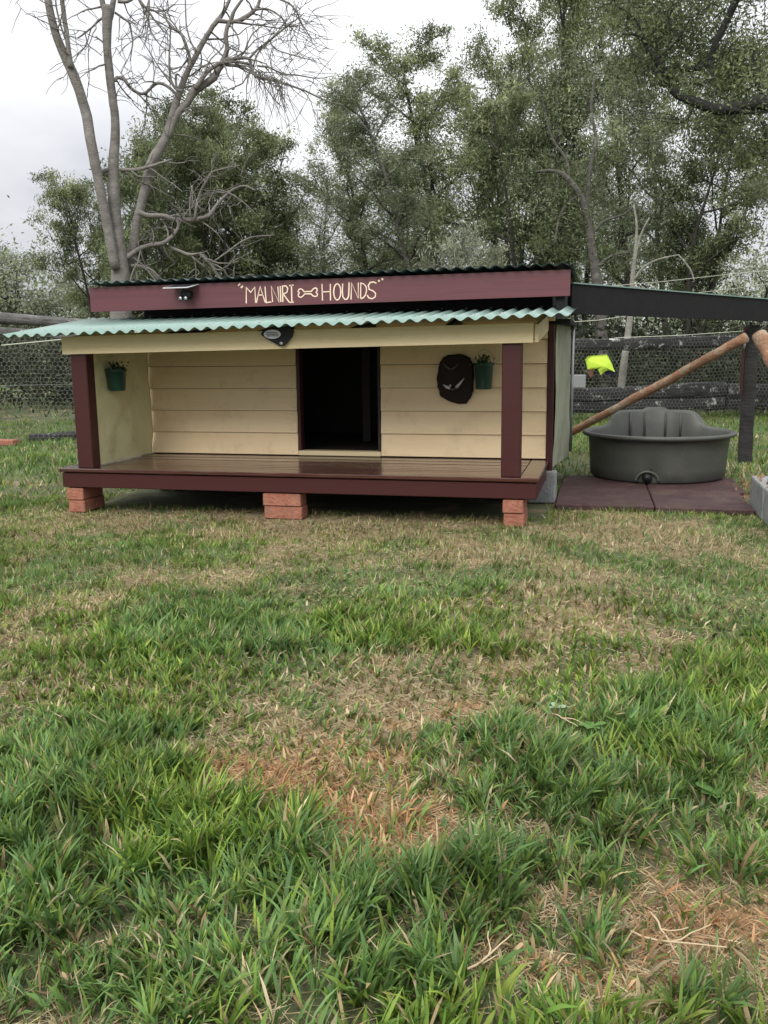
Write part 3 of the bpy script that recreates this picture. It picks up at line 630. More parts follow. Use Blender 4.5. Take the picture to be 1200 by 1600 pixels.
c = np.stack([g_.uniform(4.02, 5.1, 2600), g_.uniform(-.1, 2.0, 2600), np.zeros(2600)], 1)
inb = (c[:, 1] < .97); c[:, 2] = np.where(inb & (c[:, 0] > 4.262), .172+.05*np.clip((c[:, 0]-4.26)/.2, 0, 1)+(fbm(c[:, 0], c[:, 1], 7, 4)-.5)*.07, np.where(inb, .19, .012+.03*g_.random(2600)))
c = c[~(inb & (c[:, 0] < 4.08))]; c = c[g_.random(len(c)) < np.where((c[:, 1] < .97) & (c[:, 0] < 4.262), .25, 1)*np.clip((2.05-c[:, 1])/.8, 0, 1)]
tag(leafy('leaf_litter', c, .020, .008, g_, [(.30, .16, .09), (.20, .10, .06), (.36, .26, .16)], GB, (4.07, .3, 0)), kind='stuff')
# ------------------------------------------------------------------ rear fence
F0 = np.array([-3.22, 3.74]); FU = np.array([.882, .471]); FU = FU/np.linalg.norm(FU); FN = np.array([-FU[1], FU[0]])
def fp(s, n=0., z=0.): p = F0+FU*s+FN*n; return (p[0], p[1], z)
def rough_log(name, a, b, hgt, thk, m, parent, seed, n=40, taper=1.0, flat=.8):
    """hewn slab between two points: oval section, wobbling along its length"""
    g = np.random.default_rng(seed); a = np.array(a, float); b = np.array(b, float); k = 12
    u = (b-a)/np.linalg.norm(b-a); side = np.cross(u, [0, 0, 1.]); side /= np.linalg.norm(side); upv = np.cross(side, u)
    rad = 1+.10*(g.random((n, k))-.5)+.12*(g.random(k)-.5)[None]; bend = np.cumsum(g.normal(0, .0035, n)); sc_ = 1+.12*np.interp(np.arange(n), np.arange(0, n, 4), g.random(len(range(0, n, 4)))-.5)
    vs = []
    for i in range(n):
        t = i/(n-1); c = a+(b-a)*t+upv*bend[i]
        for j in range(k):
            th = 2*math.pi*(j+.5)/k; cx, cz = math.cos(th), math.sin(th)
            cx = math.copysign(abs(cx)**flat, cx); cz = math.copysign(abs(cz)**flat, cz)
            r = rad[i, j]*sc_[i]*(1+(taper-1)*t); vs.append(c+side*cx*thk/2*r+upv*cz*hgt/2*r)
    fs = [(i*k+j, i*k+(j+1) % k, (i+1)*k+(j+1) % k, (i+1)*k+j) for i in range(n-1) for j in range(k)]
    mb = MB(); mb.add(vs, fs+[tuple(range(k)), tuple((n-1)*k+j for j in range(k))[::-1]])
    return mb.build(name, m, parent)
def hexnet(name, s0, s1, z0, z1, parent, cell=.052, r=.0016):
    """chicken wire: every strand a real three-sided wire"""
    w_ = cell; hh = cell*1.12; V = []; 
    ns = int((s1-s0)/w_); nz_ = int((z1-z0)/(hh*.75))
    segs = []
    for j in range(nz_):
        z = z0+j*hh*.75; off = (w_/2 if j % 2 else 0)
        for i in range(ns):
            s = s0+i*w_+off
            A = (s, z); B = (s+w_/2, z+hh*.25); Cc = (s+w_, z)
            segs += [(A, B), (B, Cc), (B, (s+w_/2, z+hh*.75))]
    sg = np.array(segs)  # n,2,2
    bul = lambda s, z: .02*np.sin(s*2.3+z*3)+.012*np.sin(s*7.1-z*5)
    P = np.zeros((len(sg), 2, 3))
    for e_ in (0, 1):
        s = sg[:, e_, 0]; z = sg[:, e_, 1]; nn = bul(s, z)-.07
        P[:, e_, 0] = F0[0]+FU[0]*s+FN[0]*nn; P[:, e_, 1] = F0[1]+FU[1]*s+FN[1]*nn; P[:, e_, 2] = z+.01*np.sin(s*5)
    d = P[:, 1]-P[:, 0]; d /= np.linalg.norm(d, axis=1)[:, None]; n1 = np.broadcast_to(np.array([FN[0], FN[1], 0]), d.shape); n2 = np.cross(d, n1)
    rings = []
    for e_ in (0, 1):
        for k in range(3):
            a = 2*math.pi*k/3; rings.append(P[:, e_]+r*(math.cos(a)*n1+math.sin(a)*n2))
    v = np.stack(rings, 1).reshape(-1, 3); b_ = np.arange(len(sg))[:, None]*6
    f = np.concatenate([b_+np.array([[k, (k+1) % 3, 3+(k+1) % 3, 3+k]]) for k in range(3)])
    root = parent; o = npmesh(name, v-np.array(root.location), [f], M['wire'], None, parent); tag(o, kind='stuff'); return o
FL = empty('timber_fence', fp(0)); tag(FL, 'old grey slab-topped timber fence with chicken wire at the left behind the kennel', 'fence')
rough_log('top_rail', fp(-3.0, 0, 1.66), fp(2.2, 0, 1.10), .11, .09, M['grey_slab'], FL, 3)
rough_log('top_rail', fp(-3.0, .05, 1.52), fp(2.2, .04, 1.19), .10, .07, M['grey_slab'], FL, 4)
rough_log('top_rail', fp(-3.0, -.06, 1.44), fp(2.2, -.03, 1.04), .085, .06, M['grey_slab'], FL, 5)
for s in (-2.6, -.08, 2.3): rough_log('post', fp(s, .07, -.2), fp(s, .07, 1.40-.07*s), .17, .16, M['post_dark'], FL, 20+int(s*3+9), n=14, flat=1)
rough_log('bottom_rail', fp(.30, .02, .03), fp(3.4, .02, .07), .11, .10, M['slab'], FL, 6)
hexnet('chicken_wire', -1.6, 2.6, .03, 1.15, FL)
MB().tube([fp(s, -.08, .62+.004*math.sin(s*3)) for s in np.linspace(-3, 3, 30)], .0022, 5).build('strand_wire', M['wire'], FL)
FR = empty('log_rail_fence', fp(7)); tag(FR, 'dark lichen-crusted log rail fence with chicken wire behind the tub', 'fence')
rough_log('top_rail', fp(4.2, 0, .965), fp(9.2, 0, 1.005), .15, .13, M['slab'], FR, 7, n=60, flat=.7)
rough_log('top_rail', fp(9.25, .0, .98), fp(14, 0, 1.02), .14, .12, M['slab'], FR, 9, n=50, flat=.7)
rough_log('lower_rail', fp(4.2, 0, .40), fp(9.0, 0, .37), .18, .14, M['slab'], FR, 8, n=60, flat=.7)
rough_log('lower_rail', fp(4.2, 0.03, .22), fp(9.0, 0.02, .20), .17, .12, M['slab'], FR, 18, n=60, flat=.7)
rough_log('lower_rail', fp(9.05, 0, .36), fp(14, 0, .38), .19, .13, M['slab'], FR, 10, n=50, flat=.7)
rough_log('lower_rail', fp(9.05, 0.03, .19), fp(14, 0.03, .2), .15, .13, M['slab'], FR, 11, n=50, flat=.7)
for s in (4.3, 9.1, 13.6): rough_log('post', fp(s, .11, -.2), fp(s, .11, 1.12), .18, .16, M['post_dark'], FR, 40+int(s), n=14, flat=1)
hexnet('chicken_wire', 5.4, 12.2, .08, 1.06, FR)
p1, p2 = at(880, 504, 10.9), at(985, 493, 11.4); MB().tube([p1, (p1+p2)/2-np.array([0, 0, .015]), p2], .004, 5).build('strand_wire', M['hessian'], FR)
p1, p2 = at(960, 528, 11.2), at(1166, 517, 11.9); MB().tube([p1, (p1+p2)/2-np.array([0, 0, .012]), p2], .004, 5).build('strand_wire', M['hessian'], FR)
p1, p2 = at(930, 449, 10.9), at(1135, 429, 12.4); p3, p4 = at(1060, 461, 11), at(1230, 439, 12.4)
for nm_, a_, b_, lab in (('sagging_wire', p1, p2, 'thin pale wire strung between the trees above the awning beam, the upper one'), ('sagging_wire', p3, p4, 'thin pale wire strung between the trees above the awning beam, the lower right one')):
    e0 = a_+(a_-b_)*3; e1 = b_+(b_-a_)*3
    tag(MB().tube([e0, a_, (a_+b_)/2-np.array([0, 0, .01]), b_, e1], .004, 5).build('overhead_wire', M['hessian']), lab, 'wire', 'wires above the fence')
# hi-vis cloth over the fence and what hangs with it
def drape():
    g = np.random.default_rng(3); nx, nz_ = 22, 18
    out = [(915, 562), (921, 556), (948, 554), (957, 570), (961, 581), (950, 578), (944, 581), (939, 586), (932, 574), (926, 578), (918, 577)]
    P = [at(x, y, 11.12) for x, y in out]
    c = sum(P)/len(P); n = np.array([FN[0], FN[1], 0])*-1
    vs = [c+n*.05]; rings = 5; k = len(P)*4; ring0 = []
    for i in range(len(P)):
        for t in range(4): ring0.append(P[i]*(1-t/4)+P[(i+1) % len(P)]*t/4)
    for r_ in range(1, rings+1):
        for j, q in enumerate(ring0):
            t = r_/rings; a = 2*math.pi*j/k; vs.append(c*(1-t)+q*t+n*(.045*(1-t*t)+.007*math.sin(a*4+t*3)*t))
    fs = [(0, 1+j, 1+(j+1) % k) for j in range(k)]+[(1+(r_-1)*k+j, 1+r_*k+j, 1+r_*k+(j+1) % k, 1+(r_-1)*k+(j+1) % k) for r_ in range(1, rings) for j in range(k)]
    nb = len(vs); vs2 = [v_-n*.012 for v_ in vs]; m = MB(); m.add(vs+vs2, fs+[tuple(i+nb for i in f)[::-1] for f in fs]+[(1+(rings-1)*k+j, 1+(rings-1)*k+(j+1) % k, nb+1+(rings-1)*k+(j+1) % k, nb+1+(rings-1)*k+j) for j in range(k)], True)
    return m.build('safety_vest', M['hivis'])
tag(drape(), 'bright fluorescent yellow cloth hung on the fence above the grey box', 'cloth')
def facebox(name, px0, px1, py0, py1, h, dep, m, bev=.006):
    a, b = at(px0, py1, h), at(px1, py1, h); t = at(px0, py0, h); mb = MB(); L_ = np.linalg.norm(b-a)
    mb.box(0, L_, 0, dep, 0, t[2]-a[2], bev); u_ = (b-a)/L_; n_ = np.array([-u_[1], u_[0], 0])
    mb.v = [tuple(a+u_*x+n_*y_+np.array([0, 0, z])) for x, y_, z in mb.v]; return mb.build(name, m)
tag(facebox('enamel_box', 889, 915, 586, 606, 11.1, .15, M['grey_box']), 'grey box on the lower fence rail beside the hanging yellow cloth', 'box')
tag(facebox('rusty_tin', 920, 927, 576, 590, 11.1, .05, M['rust'], .012), 'small rusty brown tin under the left corner of the yellow cloth', 'tin')
tag(facebox('dark_cloth', 945, 961, 577, 586, 11.17, .02, M['navy'], .004), 'small navy cloth hanging below the right corner of the yellow cloth', 'cloth')
r0_ = G(16, 696)
tag(MB().box(r0_[0]-.20, r0_[0]+.07, r0_[1]-.05, r0_[1]+.05, .0, .062, .006).build('loose_brick', M['brick']), 'salmon brick lying in the grass at the foot of the left fence post', 'brick')

# strainer post with its two raking poles -------------------------------------
SP = empty('strainer_post', (4.335, 3.12, 0)); tag(SP, 'blackened timber strainer post with maroon paint down one face and two raking poles', 'post')
rough_log('post', (4.345, 3.13, -.2), (4.345, 3.12, 1.115), .115, .11, M['post_dark'], SP, 50, n=18, flat=.6)
MB().box(4.272, 4.286, 3.05, 3.10, .55, 1.10, .002).build('maroon_strip', M['maroon'], SP)
MB().tube([(4.277, 3.045, 1.04), (4.285, 3.038, .98), (4.280, 3.043, .93)], .008, 6).build('staple', M['silver'], SP)
def pole(a, b, r0, r1, seed, name='raking_pole'):
    g = np.random.default_rng(seed); n = 26; a = np.array(a, float); b = np.array(b, float); w_ = np.cumsum(g.normal(0, .0022, (n, 3)), 0); w_ -= np.linspace(0, 1, n)[:, None]*w_[-1]
    P = [a+(b-a)*t+w_[i] for i, t in enumerate(np.linspace(0, 1, n))]; rr = [(r0+(r1-r0)*t)*(1+g.normal(0, .04)) for t in np.linspace(0, 1, n)]
    MB().tube(P, rr, 12).build(name, M['pole'], SP)
pole(at(1166, 527, 7.42), at(862, 692, 8.3), .038, .033, 5)
pole(at(1186, 522, 7.22), at(1330, 800, 6.4), .056, .052, 6)

# ------------------------------------------------------------------ trees
LEAFC = {'olive': [(.20, .235, .11), (.155, .185, .085), (.27, .30, .155), (.11, .135, .065)], 'grey': [(.21, .245, .14), (.16, .19, .11), (.27, .30, .19), (.12, .14, .08)], 'scrub': [(.05, .058, .032), (.035, .042, .024), (.07, .08, .045), (.025, .03, .018)],
         'dark': [(.165, .20, .095), (.125, .155, .07), (.22, .255, .125), (.085, .105, .052)], 'silver': [(.26, .28, .19), (.20, .22, .14), (.32, .34, .25)], 'pale': [(.22, .25, .15), (.18, .21, .12), (.27, .30, .19)]}
def path(g, a, d, ln, n, wig, up=0.0):
    pts = [np.array(a, float)]; d = np.array(d, float); d /= np.linalg.norm(d)
    for i in range(n):
        d = d+g.normal(0, wig, 3)+np.array([0, 0, up]); d /= np.linalg.norm(d); pts.append(pts[-1]+d*ln/n)
    return pts, d
def tree_mesh(seed, H, spread, base_f=.25, nl=12, leaf=(.060, .017), nleaf=14000, pal='olive', trunk_r=.12, stems=1, clump=.36, droop=.35, flat=.6, lean=0):
    """returns wood MB and the leaf arrays; built round the origin"""
    g = np.random.default_rng(seed); wood = MB(); tips = []
    for st in range(stems):
        a0 = g.uniform(0, 6.28); ln = lean if stems == 1 else g.uniform(.10, .32)
        tp, _ = path(g, (g.normal(0, .06)*(stems > 1), g.normal(0, .06)*(stems > 1), 0), (math.cos(a0)*ln, math.sin(a0)*ln, 1), H*g.uniform(.86, 1.0), 12, .07, .02)
        tr = [trunk_r/(stems**.5)*(1-.9*i/12)+.006 for i in range(13)]; wood.tube(tp, tr, 8, False); tips.append((tp[-1], .8))
        n_ = max(3, nl//stems)
        for k in range(n_):
            f = base_f+(1-base_f)*(k+g.random()*.8)/n_; f = min(f, .97); q = f*12; i = int(q); p = tp[i]*(1-(q-i))+tp[min(i+1, 12)]*(q-i)
            az_ = g.uniform(0, 6.28); prof = math.sin(math.pi*min(1, (f-base_f)/(1-base_f)*.62+.26))**.7
            ll = spread*prof*g.uniform(.6, 1.15); r_ = tr[i]*.55
            lp, ld = path(g, p, (math.cos(az_), math.sin(az_), g.uniform(.35, 1.1)), ll, 7, .16, .03)
            wood.tube(lp, [r_*(1-.85*j/7)+.004 for j in range(8)], 5, False)
            for j in range(2, 8):
                for rep in range(2):
                    if g.random() < .85:
                        d = g.normal(0, 1, 3); d[2] = abs(d[2])*.6+.1; sp, sd_ = path(g, lp[j], d+ld*.7, ll*g.uniform(.16, .38), 4, .22, -.01)
                        wood.tube(sp, [max(.0035, r_*.32*(1-.8*t/4)) for t in range(5)], 4, False); tips.append((sp[-1], 1.)); tips.append((sp[2], .6))
                        if g.random() < .7:
                            sp2, _ = path(g, sp[2], g.normal(0, 1, 3)+np.array([0, 0, .2]), ll*g.uniform(.1, .2), 3, .2); wood.tube(sp2, [.006, .005, .004, .003], 3, False); tips.append((sp2[-1], .8))
    T = np.array([t[0] for t in tips]); Wt = np.array([t[1] for t in tips]); Wt = Wt*g.uniform(.15, 1.5, len(Wt))**1.8; idx = g.choice(len(T), nleaf, p=Wt/Wt.sum())
    off = g.normal(0, 1, (nleaf, 3))*np.array([clump, clump, clump*flat])*.55*g.uniform(.5, 1.2, len(T))[idx][:, None]
    c = T[idx]+off
    pal_ = np.array(LEAFC[pal]); kind = g.integers(0, len(pal_), len(T)); tone = g.uniform(.50, 1.25, len(T))
    cn = pal_[kind[idx]]*tone[idx][:, None]
    el = g.normal(-droop, .55, nleaf); az_ = g.uniform(0, 6.28, nleaf)
    d = np.stack([np.cos(az_)*np.cos(el), np.sin(az_)*np.cos(el), np.sin(el)], 1); s_ = np.cross(d, g.normal(size=(nleaf, 3))); s_ /= np.linalg.norm(s_, axis=1)[:, None]+1e-9
    ls = leaf[0]*g.uniform(.6, 1.4, nleaf)[:, None]; ws = leaf[1]*g.uniform(.6, 1.4, nleaf)[:, None]
    v = np.stack([c-d*ls, c+s_*ws, c+d*ls, c-s_*ws], 1).reshape(-1, 3); cols = np.repeat(cn*g.uniform(.8, 1.25, nleaf)[:, None], 4, 0)
    return wood, v, np.arange(4*nleaf).reshape(-1, 4), cols
ARCH = {}
def archetype(key, bark, **kw):
    wood, v, f, cols = tree_mesh(**kw)
    ARCH[key] = (wood, v, f, cols, bark, kw['H'])
archetype('tall', 'bark', seed=101, H=10, spread=2.6, base_f=.28, nl=22, nleaf=27000, pal='olive', trunk_r=.16)
archetype('slim', 'bark_grey', seed=102, H=10, spread=1.7, base_f=.32, nl=20, nleaf=20000, pal='grey', trunk_r=.12, clump=.40, leaf=(.05, .013))
archetype('multi', 'bark', seed=103, H=7, spread=2.3, base_f=.22, nl=28, nleaf=36000, pal='olive', trunk_r=.17, stems=4)
archetype('round', 'bark', seed=104, H=7, spread=2.5, base_f=.20, nl=26, nleaf=38000, pal='dark', trunk_r=.15, stems=2, clump=.38)
archetype('wispy', 'bark_grey', seed=105, H=7, spread=1.8, base_f=.2, nl=16, nleaf=6500, pal='pale', trunk_r=.07, clump=.32, leaf=(.06, .014))
archetype('bushy', 'bark', seed=106, H=5, spread=2.1, base_f=.08, nl=24, nleaf=36000, pal='grey', trunk_r=.09, stems=3, clump=.5, leaf=(.034, .010))
_shared = {}
def tree(key, px, h, top_py, label, name='gum_tree', rz=0, sx=1.0, group='trees behind the fence', cat='tree', base_py=None):
    wood, v, f, cols, bark, H = ARCH[key]
    b = at(px, 600, h); t = at(px, top_py, h); sc_ = .93*(t[2])/H
    if key not in _shared:
        e_ = empty(name, (0, 0, 0)); w_ = wood.build('trunk', M[bark], e_); l_ = npmesh('crown', v, [f], M['leaf'], cols, e_); _shared[key] = (w_, l_)
    else:
        e_ = empty(name, (0, 0, 0)); src = _shared[key]
        for s_ in src: c_ = s_.copy(); C.objects.link(c_); c_.parent = e_
    e_.location = (b[0], b[1], -.05); e_.rotation_euler = (0, 0, rz); e_.scale = (sc_*sx, sc_*sx, sc_*1.02)
    tag(e_, label, cat, group); return e_
TREES = [
 ('bushy', 35, 34, 378, 'small pale grey-green tree far off at the left edge, left of the dead tree', 0.4, 1.25),
 ('wispy', 118, 30, 405, 'low wispy tree between the far left tree and the dead tree', 1.4, 1.2),
 ('multi', 165, 22, 262, 'olive tree standing just left of the dead tree trunks', 2.2, .80),
 ('round', 240, 19, 160, 'dense round-crowned tree straight behind the dead tree', .7, .72),
 ('round', 300, 24, 140, 'dark tree crown filling in between the dead tree limbs, farther back', 1.2, .85),
 ('multi', 335, 20, 150, 'many-stemmed olive tree right of the dead tree, tallest of the left clump', 3.9, .74),
 ('round', 420, 21, 190, 'round-crowned dark tree at the right side of the left clump', 2.6, 1.05),
 ('wispy', 505, 19, 235, 'thin see-through tree in the gap above the painted lettering', .2, 1.0),
 ('tall', 590, 20, 85, 'broad grey-green gum at the left end of the tall right-hand trees', 1.1, .72),
 ('slim', 672, 18, 25, 'slim gum with a forked dark trunk against the sky, second of the tall right-hand trees', 4.0, 1.25),
 ('tall', 752, 19, -95, 'tall gum running out of the top of the frame above the kennel right half', 5.2, .70),
 ('multi', 815, 16, 120, 'many-stemmed dark tree rising over the right end of the kennel roof', 1.9, .86),
 ('tall', 868, 17, -190, 'tallest gum behind the kennel right corner', 3.0, .56),
 ('tall', 985, 21, -60, 'broad gum behind the pale sapling above the awning beam', 2.0, .72),
 ('tall', 700, 25, 20, 'gum behind the forked slim gum, filling the gap beside it', 2.2, .9),
 ('slim', 1040, 18, -40, 'slim gum behind the right half of the awning beam', 3.3, .80),
 ('round', 1075, 17, 118, 'dark layered tree right of the pale sapling', 5.0, .80),
 ('wispy', 1180, 16, 215, 'sparse tree at the right edge behind the strainer post', 0.9, 1.0),
 ('slim', 1290, 19, -60, 'gum at the far right mostly outside the frame', 5.9, .8),
 ('bushy', 470, 24, 300, 'bushy grey-green tree low between the left clump and the tall gums', 5.5, 1.1),
 ('bushy', 640, 27, 215, 'bushy tree filling in behind the slim gums', 1.0, 1.1),
 ('bushy', 910, 24, 215, 'bushy tree filling in behind the curved grey trunk', 4.1, 1.0),
]
for (k, px, h, tp, lab, rz, sx_) in TREES: tree(k, px, h, tp, lab, rz=rz, sx=sx_)
# pale olive shrub above the roof line
wood, v, f, cols = tree_mesh(seed=201, H=2.4, spread=1.1, base_f=.15, nl=22, nleaf=9000, pal='silver', trunk_r=.05, stems=3, clump=.20, leaf=(.045, .010), droop=-.3)
SH = empty('olive_shrub'); wood.build('trunk', M['bark_grey'], SH); npmesh('crown', v, [f], M['leaf'], cols, SH)
b = at(692, 600, 10.5); tpz = at(692, 374, 10.5)[2]; SH.location = (b[0], b[1], 0); SH.scale = (tpz/2.4*.62,)*2+(tpz/2.4,); tag(SH, 'silvery pale shrub showing just above the kennel roof', 'shrub')
# pale sapling
SG = empty('pale_sapling'); b = at(978, 640, 13.2)
m = MB(); H_ = 12.6
def P(x, y, h=H_): return at(x, y, h)
def trace(m, pts, h, jit=0.0, g=None, n=7, sub=3, rs=1.0):
    """pts = (px, py, width px): a limb traced at its own distance, smoothed, with some depth wander"""
    A = np.array([at(x, y, h) for x, y, _ in pts]); Wd = np.array([w_*.5*h/FPX for _, _, w_ in pts])*rs
    Wd = Wd*.84; t = np.linspace(0, len(A)-1, (len(A)-1)*sub+1); out = []
    for q in t:
        i = min(int(q), len(A)-2); f = q-i; p0 = A[max(i-1, 0)]; p1 = A[i]; p2 = A[i+1]; p3 = A[min(i+2, len(A)-1)]
        out.append(.5*((2*p1)+(-p0+p2)*f+(2*p0-5*p1+4*p2-p3)*f*f+(-p0+3*p1-3*p2+p3)*f**3))
    out = np.array(out); r_ = np.interp(t, np.arange(len(A)), Wd)
    if jit and g is not None:
        dw = np.cumsum(g.normal(0, jit, len(out))); dirv = np.array([_fw[0], _fw[1], 0]); out = out+dw[:, None]*dirv
    m.tube(list(out), list(np.maximum(r_, .0022)), n, True); return out, r_
trace(m, [(962, 668, 16), (970, 610, 14), (976, 560, 13), (984, 500, 11), (988, 440, 8), (992, 400, 6), (995, 355, 4), (990, 320, 3)], H_)
trace(m, [(989, 440, 5), (1005, 418, 4), (1030, 405, 3), (1062, 398, 2)], H_); trace(m, [(1060, 398, 2), (1078, 420, 3), (1085, 440, 3)], H_); trace(m, [(990, 420, 4), (1000, 370, 3), (1015, 340, 2)], H_)
SG.location = (b[0], b[1], 0); m.build('trunk', M['bark_pale'], SG); tag(SG, 'pale-barked sapling with a forked top behind the log rail fence', 'tree')
# curved grey trunk
g5 = np.random.default_rng(5)
CT = empty('curved_trunk_tree'); b = at(935, 600, 14.5); CT.location = (b[0], b[1], 0); m = MB(); h = 14.5
TIPS = []
def tr_(pts, **k):
    o_, r_ = trace(m, pts, k.pop('h', h), jit=.012, g=g5, **k); TIPS.append(o_[-1]); TIPS.append(o_[len(o_)*2//3]); return o_
tr_([(948, 660, 24), (942, 560, 22), (937, 470, 20), (930, 420, 18), (922, 370, 15), (915, 330, 13), (905, 305, 12), (890, 285, 11), (876, 272, 9), (858, 268, 6), (835, 270, 4)])
tr_([(917, 345, 9), (918, 300, 8), (922, 260, 7), (930, 215, 6), (922, 170, 5), (928, 120, 4)]); tr_([(905, 305, 6), (885, 320, 5), (872, 345, 5), (866, 385, 4)]); tr_([(922, 370, 6), (945, 345, 5), (975, 335, 4), (1000, 315, 3)])
tr_([(889, 285, 6), (885, 250, 5), (862, 215, 4), (850, 170, 4), (838, 140, 3)]); tr_([(930, 420, 7), (955, 400, 5), (985, 395, 3)]); tr_([(876, 272, 5), (868, 300, 4), (845, 320, 3)])
m.build('trunk', M['bark_grey'], CT)
def crown_from(tips, n, clump, leaf, pal, seed, parent, dens=None, droop=.4):
    g = np.random.default_rng(seed); T = np.array(tips); root = np.array(parent.location); k = g.integers(0, len(T), n)
    c = T[k]+g.normal(0, clump*.55, (n, 3))*np.array([1, 1, .6]); pal_ = np.array(LEAFC[pal]); cn = (pal_[g.integers(0, len(pal_), len(T))]*g.uniform(.5, 1.2, len(T))[:, None])[k]
    return leafy('crown', c, leaf[0], leaf[1], g, None, parent, root, droop, cn=cn)
extra = [at(x, y, h+1.4+abs(g5.normal(0, .8))) for x, y in [(g5.uniform(815, 960), g5.uniform(90, 330)) for _ in range(34)]]
crown_from(TIPS+extra, 20000, .55, (.034, .010), 'grey', 8, CT); tag(CT, 'gum with a thick curving grey trunk behind the kennel right corner', 'tree', 'trees behind the fence')
# overhanging limb from the right
OV = empty('overhanging_tree'); b = at(1400, 600, 9.0); OV.location = (b[0], b[1], 0); m = MB(); h = 9.0; TIPS = []
tr_([(1420, 900, 60), (1410, 500, 55), (1370, 300, 44), (1290, 200, 32), (1200, 163, 24), (1165, 165, 21), (1130, 170, 19), (1095, 162, 16), (1062, 147, 13), (1048, 128, 11), (1040, 108, 11), (1028, 92, 9), (1012, 70, 8), (998, 54, 5), (975, 52, 3)])
tr_([(1380, 310, 34), (1330, 120, 26), (1260, 20, 20), (1200, -60, 14)]); tr_([(1130, 170, 8), (1180, 178, 6), (1215, 172, 4)])
tr_([(1150, 0, 13), (1138, 30, 12), (1122, 62, 11), (1108, 95, 9), (1085, 106, 8), (1060, 102, 7), (1038, 104, 6)]); tr_([(1260, -40, 16), (1200, -50, 15), (1150, 0, 13)])
tr_([(1108, 95, 7), (1112, 120, 5), (1098, 132, 4), (1070, 130, 3)]); tr_([(1045, 122, 5), (1020, 112, 4), (1005, 98, 3)]); tr_([(1084, 158, 6), (1080, 178, 4), (1068, 192, 3)]); tr_([(1062, 64, 5), (1050, 40, 4), (1044, 15, 3)]); tr_([(1028, 92, 4), (1060, 60, 4), (1075, 30, 3)])
tr_([(1190, 163, 6), (1175, 150, 4), (1176, 135, 3), (1190, 128, 3)]); tr_([(1170, 165, 6), (1195, 205, 4), (1190, 250, 3)]); tr_([(1200, 163, 6), (1180, 110, 5), (1185, 70, 3)]); tr_([(1160, 165, 5), (1130, 200, 4), (1110, 230, 3)]); tr_([(1011, 70, 4), (990, 30, 3), (960, 10, 2)])
m.build('trunk', M['post_dark'], OV)
pts_ = [(g5.uniform(1000, 1230), g5.uniform(-60, 130)) for _ in range(34)]+[(g5.uniform(1110, 1230), g5.uniform(70, 170)) for _ in range(14)]+[(g5.uniform(960, 1080), g5.uniform(-60, 60)) for _ in range(18)]+[(g5.uniform(1160, 1230), g5.uniform(180, 330)) for _ in range(7)]
for q in pts_[::2]:
    p_ = at(q[0], q[1], h+.5+abs(g5.normal(0, .6))); tgt = TIPS[g5.integers(0, len(TIPS))]; pp, _ = path(g5, p_, (tgt-p_), .9, 5, .2); m2 = None
    TIPS.append(p_)
tw = MB()
for q in TIPS:
    for _ in range(2): pp, _d = path(g5, q, g5.normal(0, 1, 3), .55, 4, .3); tw.tube(pp, [.005, .004, .0035, .003, .002], 4, False)
tag(tw.build('twigs', M['post_dark'], OV), kind='stuff')
crown_from(TIPS+[at(x, y, h+.5+abs(g5.normal(0, .6))) for x, y in pts_], 34000, .30, (.026, .0075), 'dark', 12, OV, droop=.1); tag(OV, 'dark tree overhanging the top right corner with a thick bent limb', 'tree')

# ------------------------------------------------------------------ the dead tree
DT = empty('dead_tree'); b = at(188, 600, 12.6); DT.location = (b[0], b[1], 0); h = 12.6; m = MB(); g6 = np.random.default_rng(66)
limbs = []
def dd(pts, **k): o_, r_ = trace(m, pts, h+k.pop('dz', 0), jit=.010, g=g6, **k); limbs.append((o_, r_)); return o_
dd([(190, 680, 46), (190, 560, 40), (190, 480, 36), (189, 430, 32), (186, 395, 26), (181, 350, 22), (178, 300, 20), (177, 260, 18), (179, 220, 16), (180, 185, 14), (176, 150, 14), (171, 110, 14), (168, 75, 13), (168, 40, 16), (170, 10, 20)], n=12)
dd([(172, 30, 10), (180, -10, 9), (184, -80, 7)]); dd([(166, 25, 10), (158, -5, 9), (150, -80, 7)])
dd([(180, 420, 16), (170, 370, 17), (162, 325, 16), (155, 290, 16), (149, 258, 17), (142, 220, 17), (134, 180, 17), (124, 145, 16), (114, 118, 17), (104, 95, 16), (93, 70, 14), (85, 45, 13), (76, 5, 12), (66, -60, 9)], n=12, dz=-.15)
dd([(110, 105, 11), (107, 78, 8), (103, 45, 8), (99, 15, 8), (94, -30, 6)], dz=-.2); dd([(102, 60, 4), (95, 40, 3), (88, 10, 3), (84, -20, 2)], dz=-.2)
dd([(200, 425, 18), (209, 385, 16), (214, 350, 15), (220, 325, 15), (228, 295, 16), (236, 265, 17), (246, 243, 18), (258, 222, 15), (266, 195, 12), (274, 168, 12), (282, 140, 11), (292, 112, 10), (303, 92, 9), (315, 68, 9), (328, 48, 8), (341, 32, 8), (352, 18, 6), (365, -10, 5), (380, -60, 3)], n=12, dz=.15)
dd([(262, 215, 11), (276, 180, 11), (292, 162, 11), (302, 145, 15), (318, 132, 13), (334, 122, 12), (343, 108, 11), (350, 97, 10), (356, 80, 8), (355, 62, 7), (357, 45, 7), (364, 31, 7), (370, 18, 5), (390, -10, 4)], n=10, dz=.1)
dd([(341, 32, 8), (360, 33, 6), (377, 30, 8), (392, 20, 7), (402, 8, 6), (410, -20, 4)]); dd([(305, 138, 9), (322, 112, 7), (338, 100, 7), (352, 95, 6)])
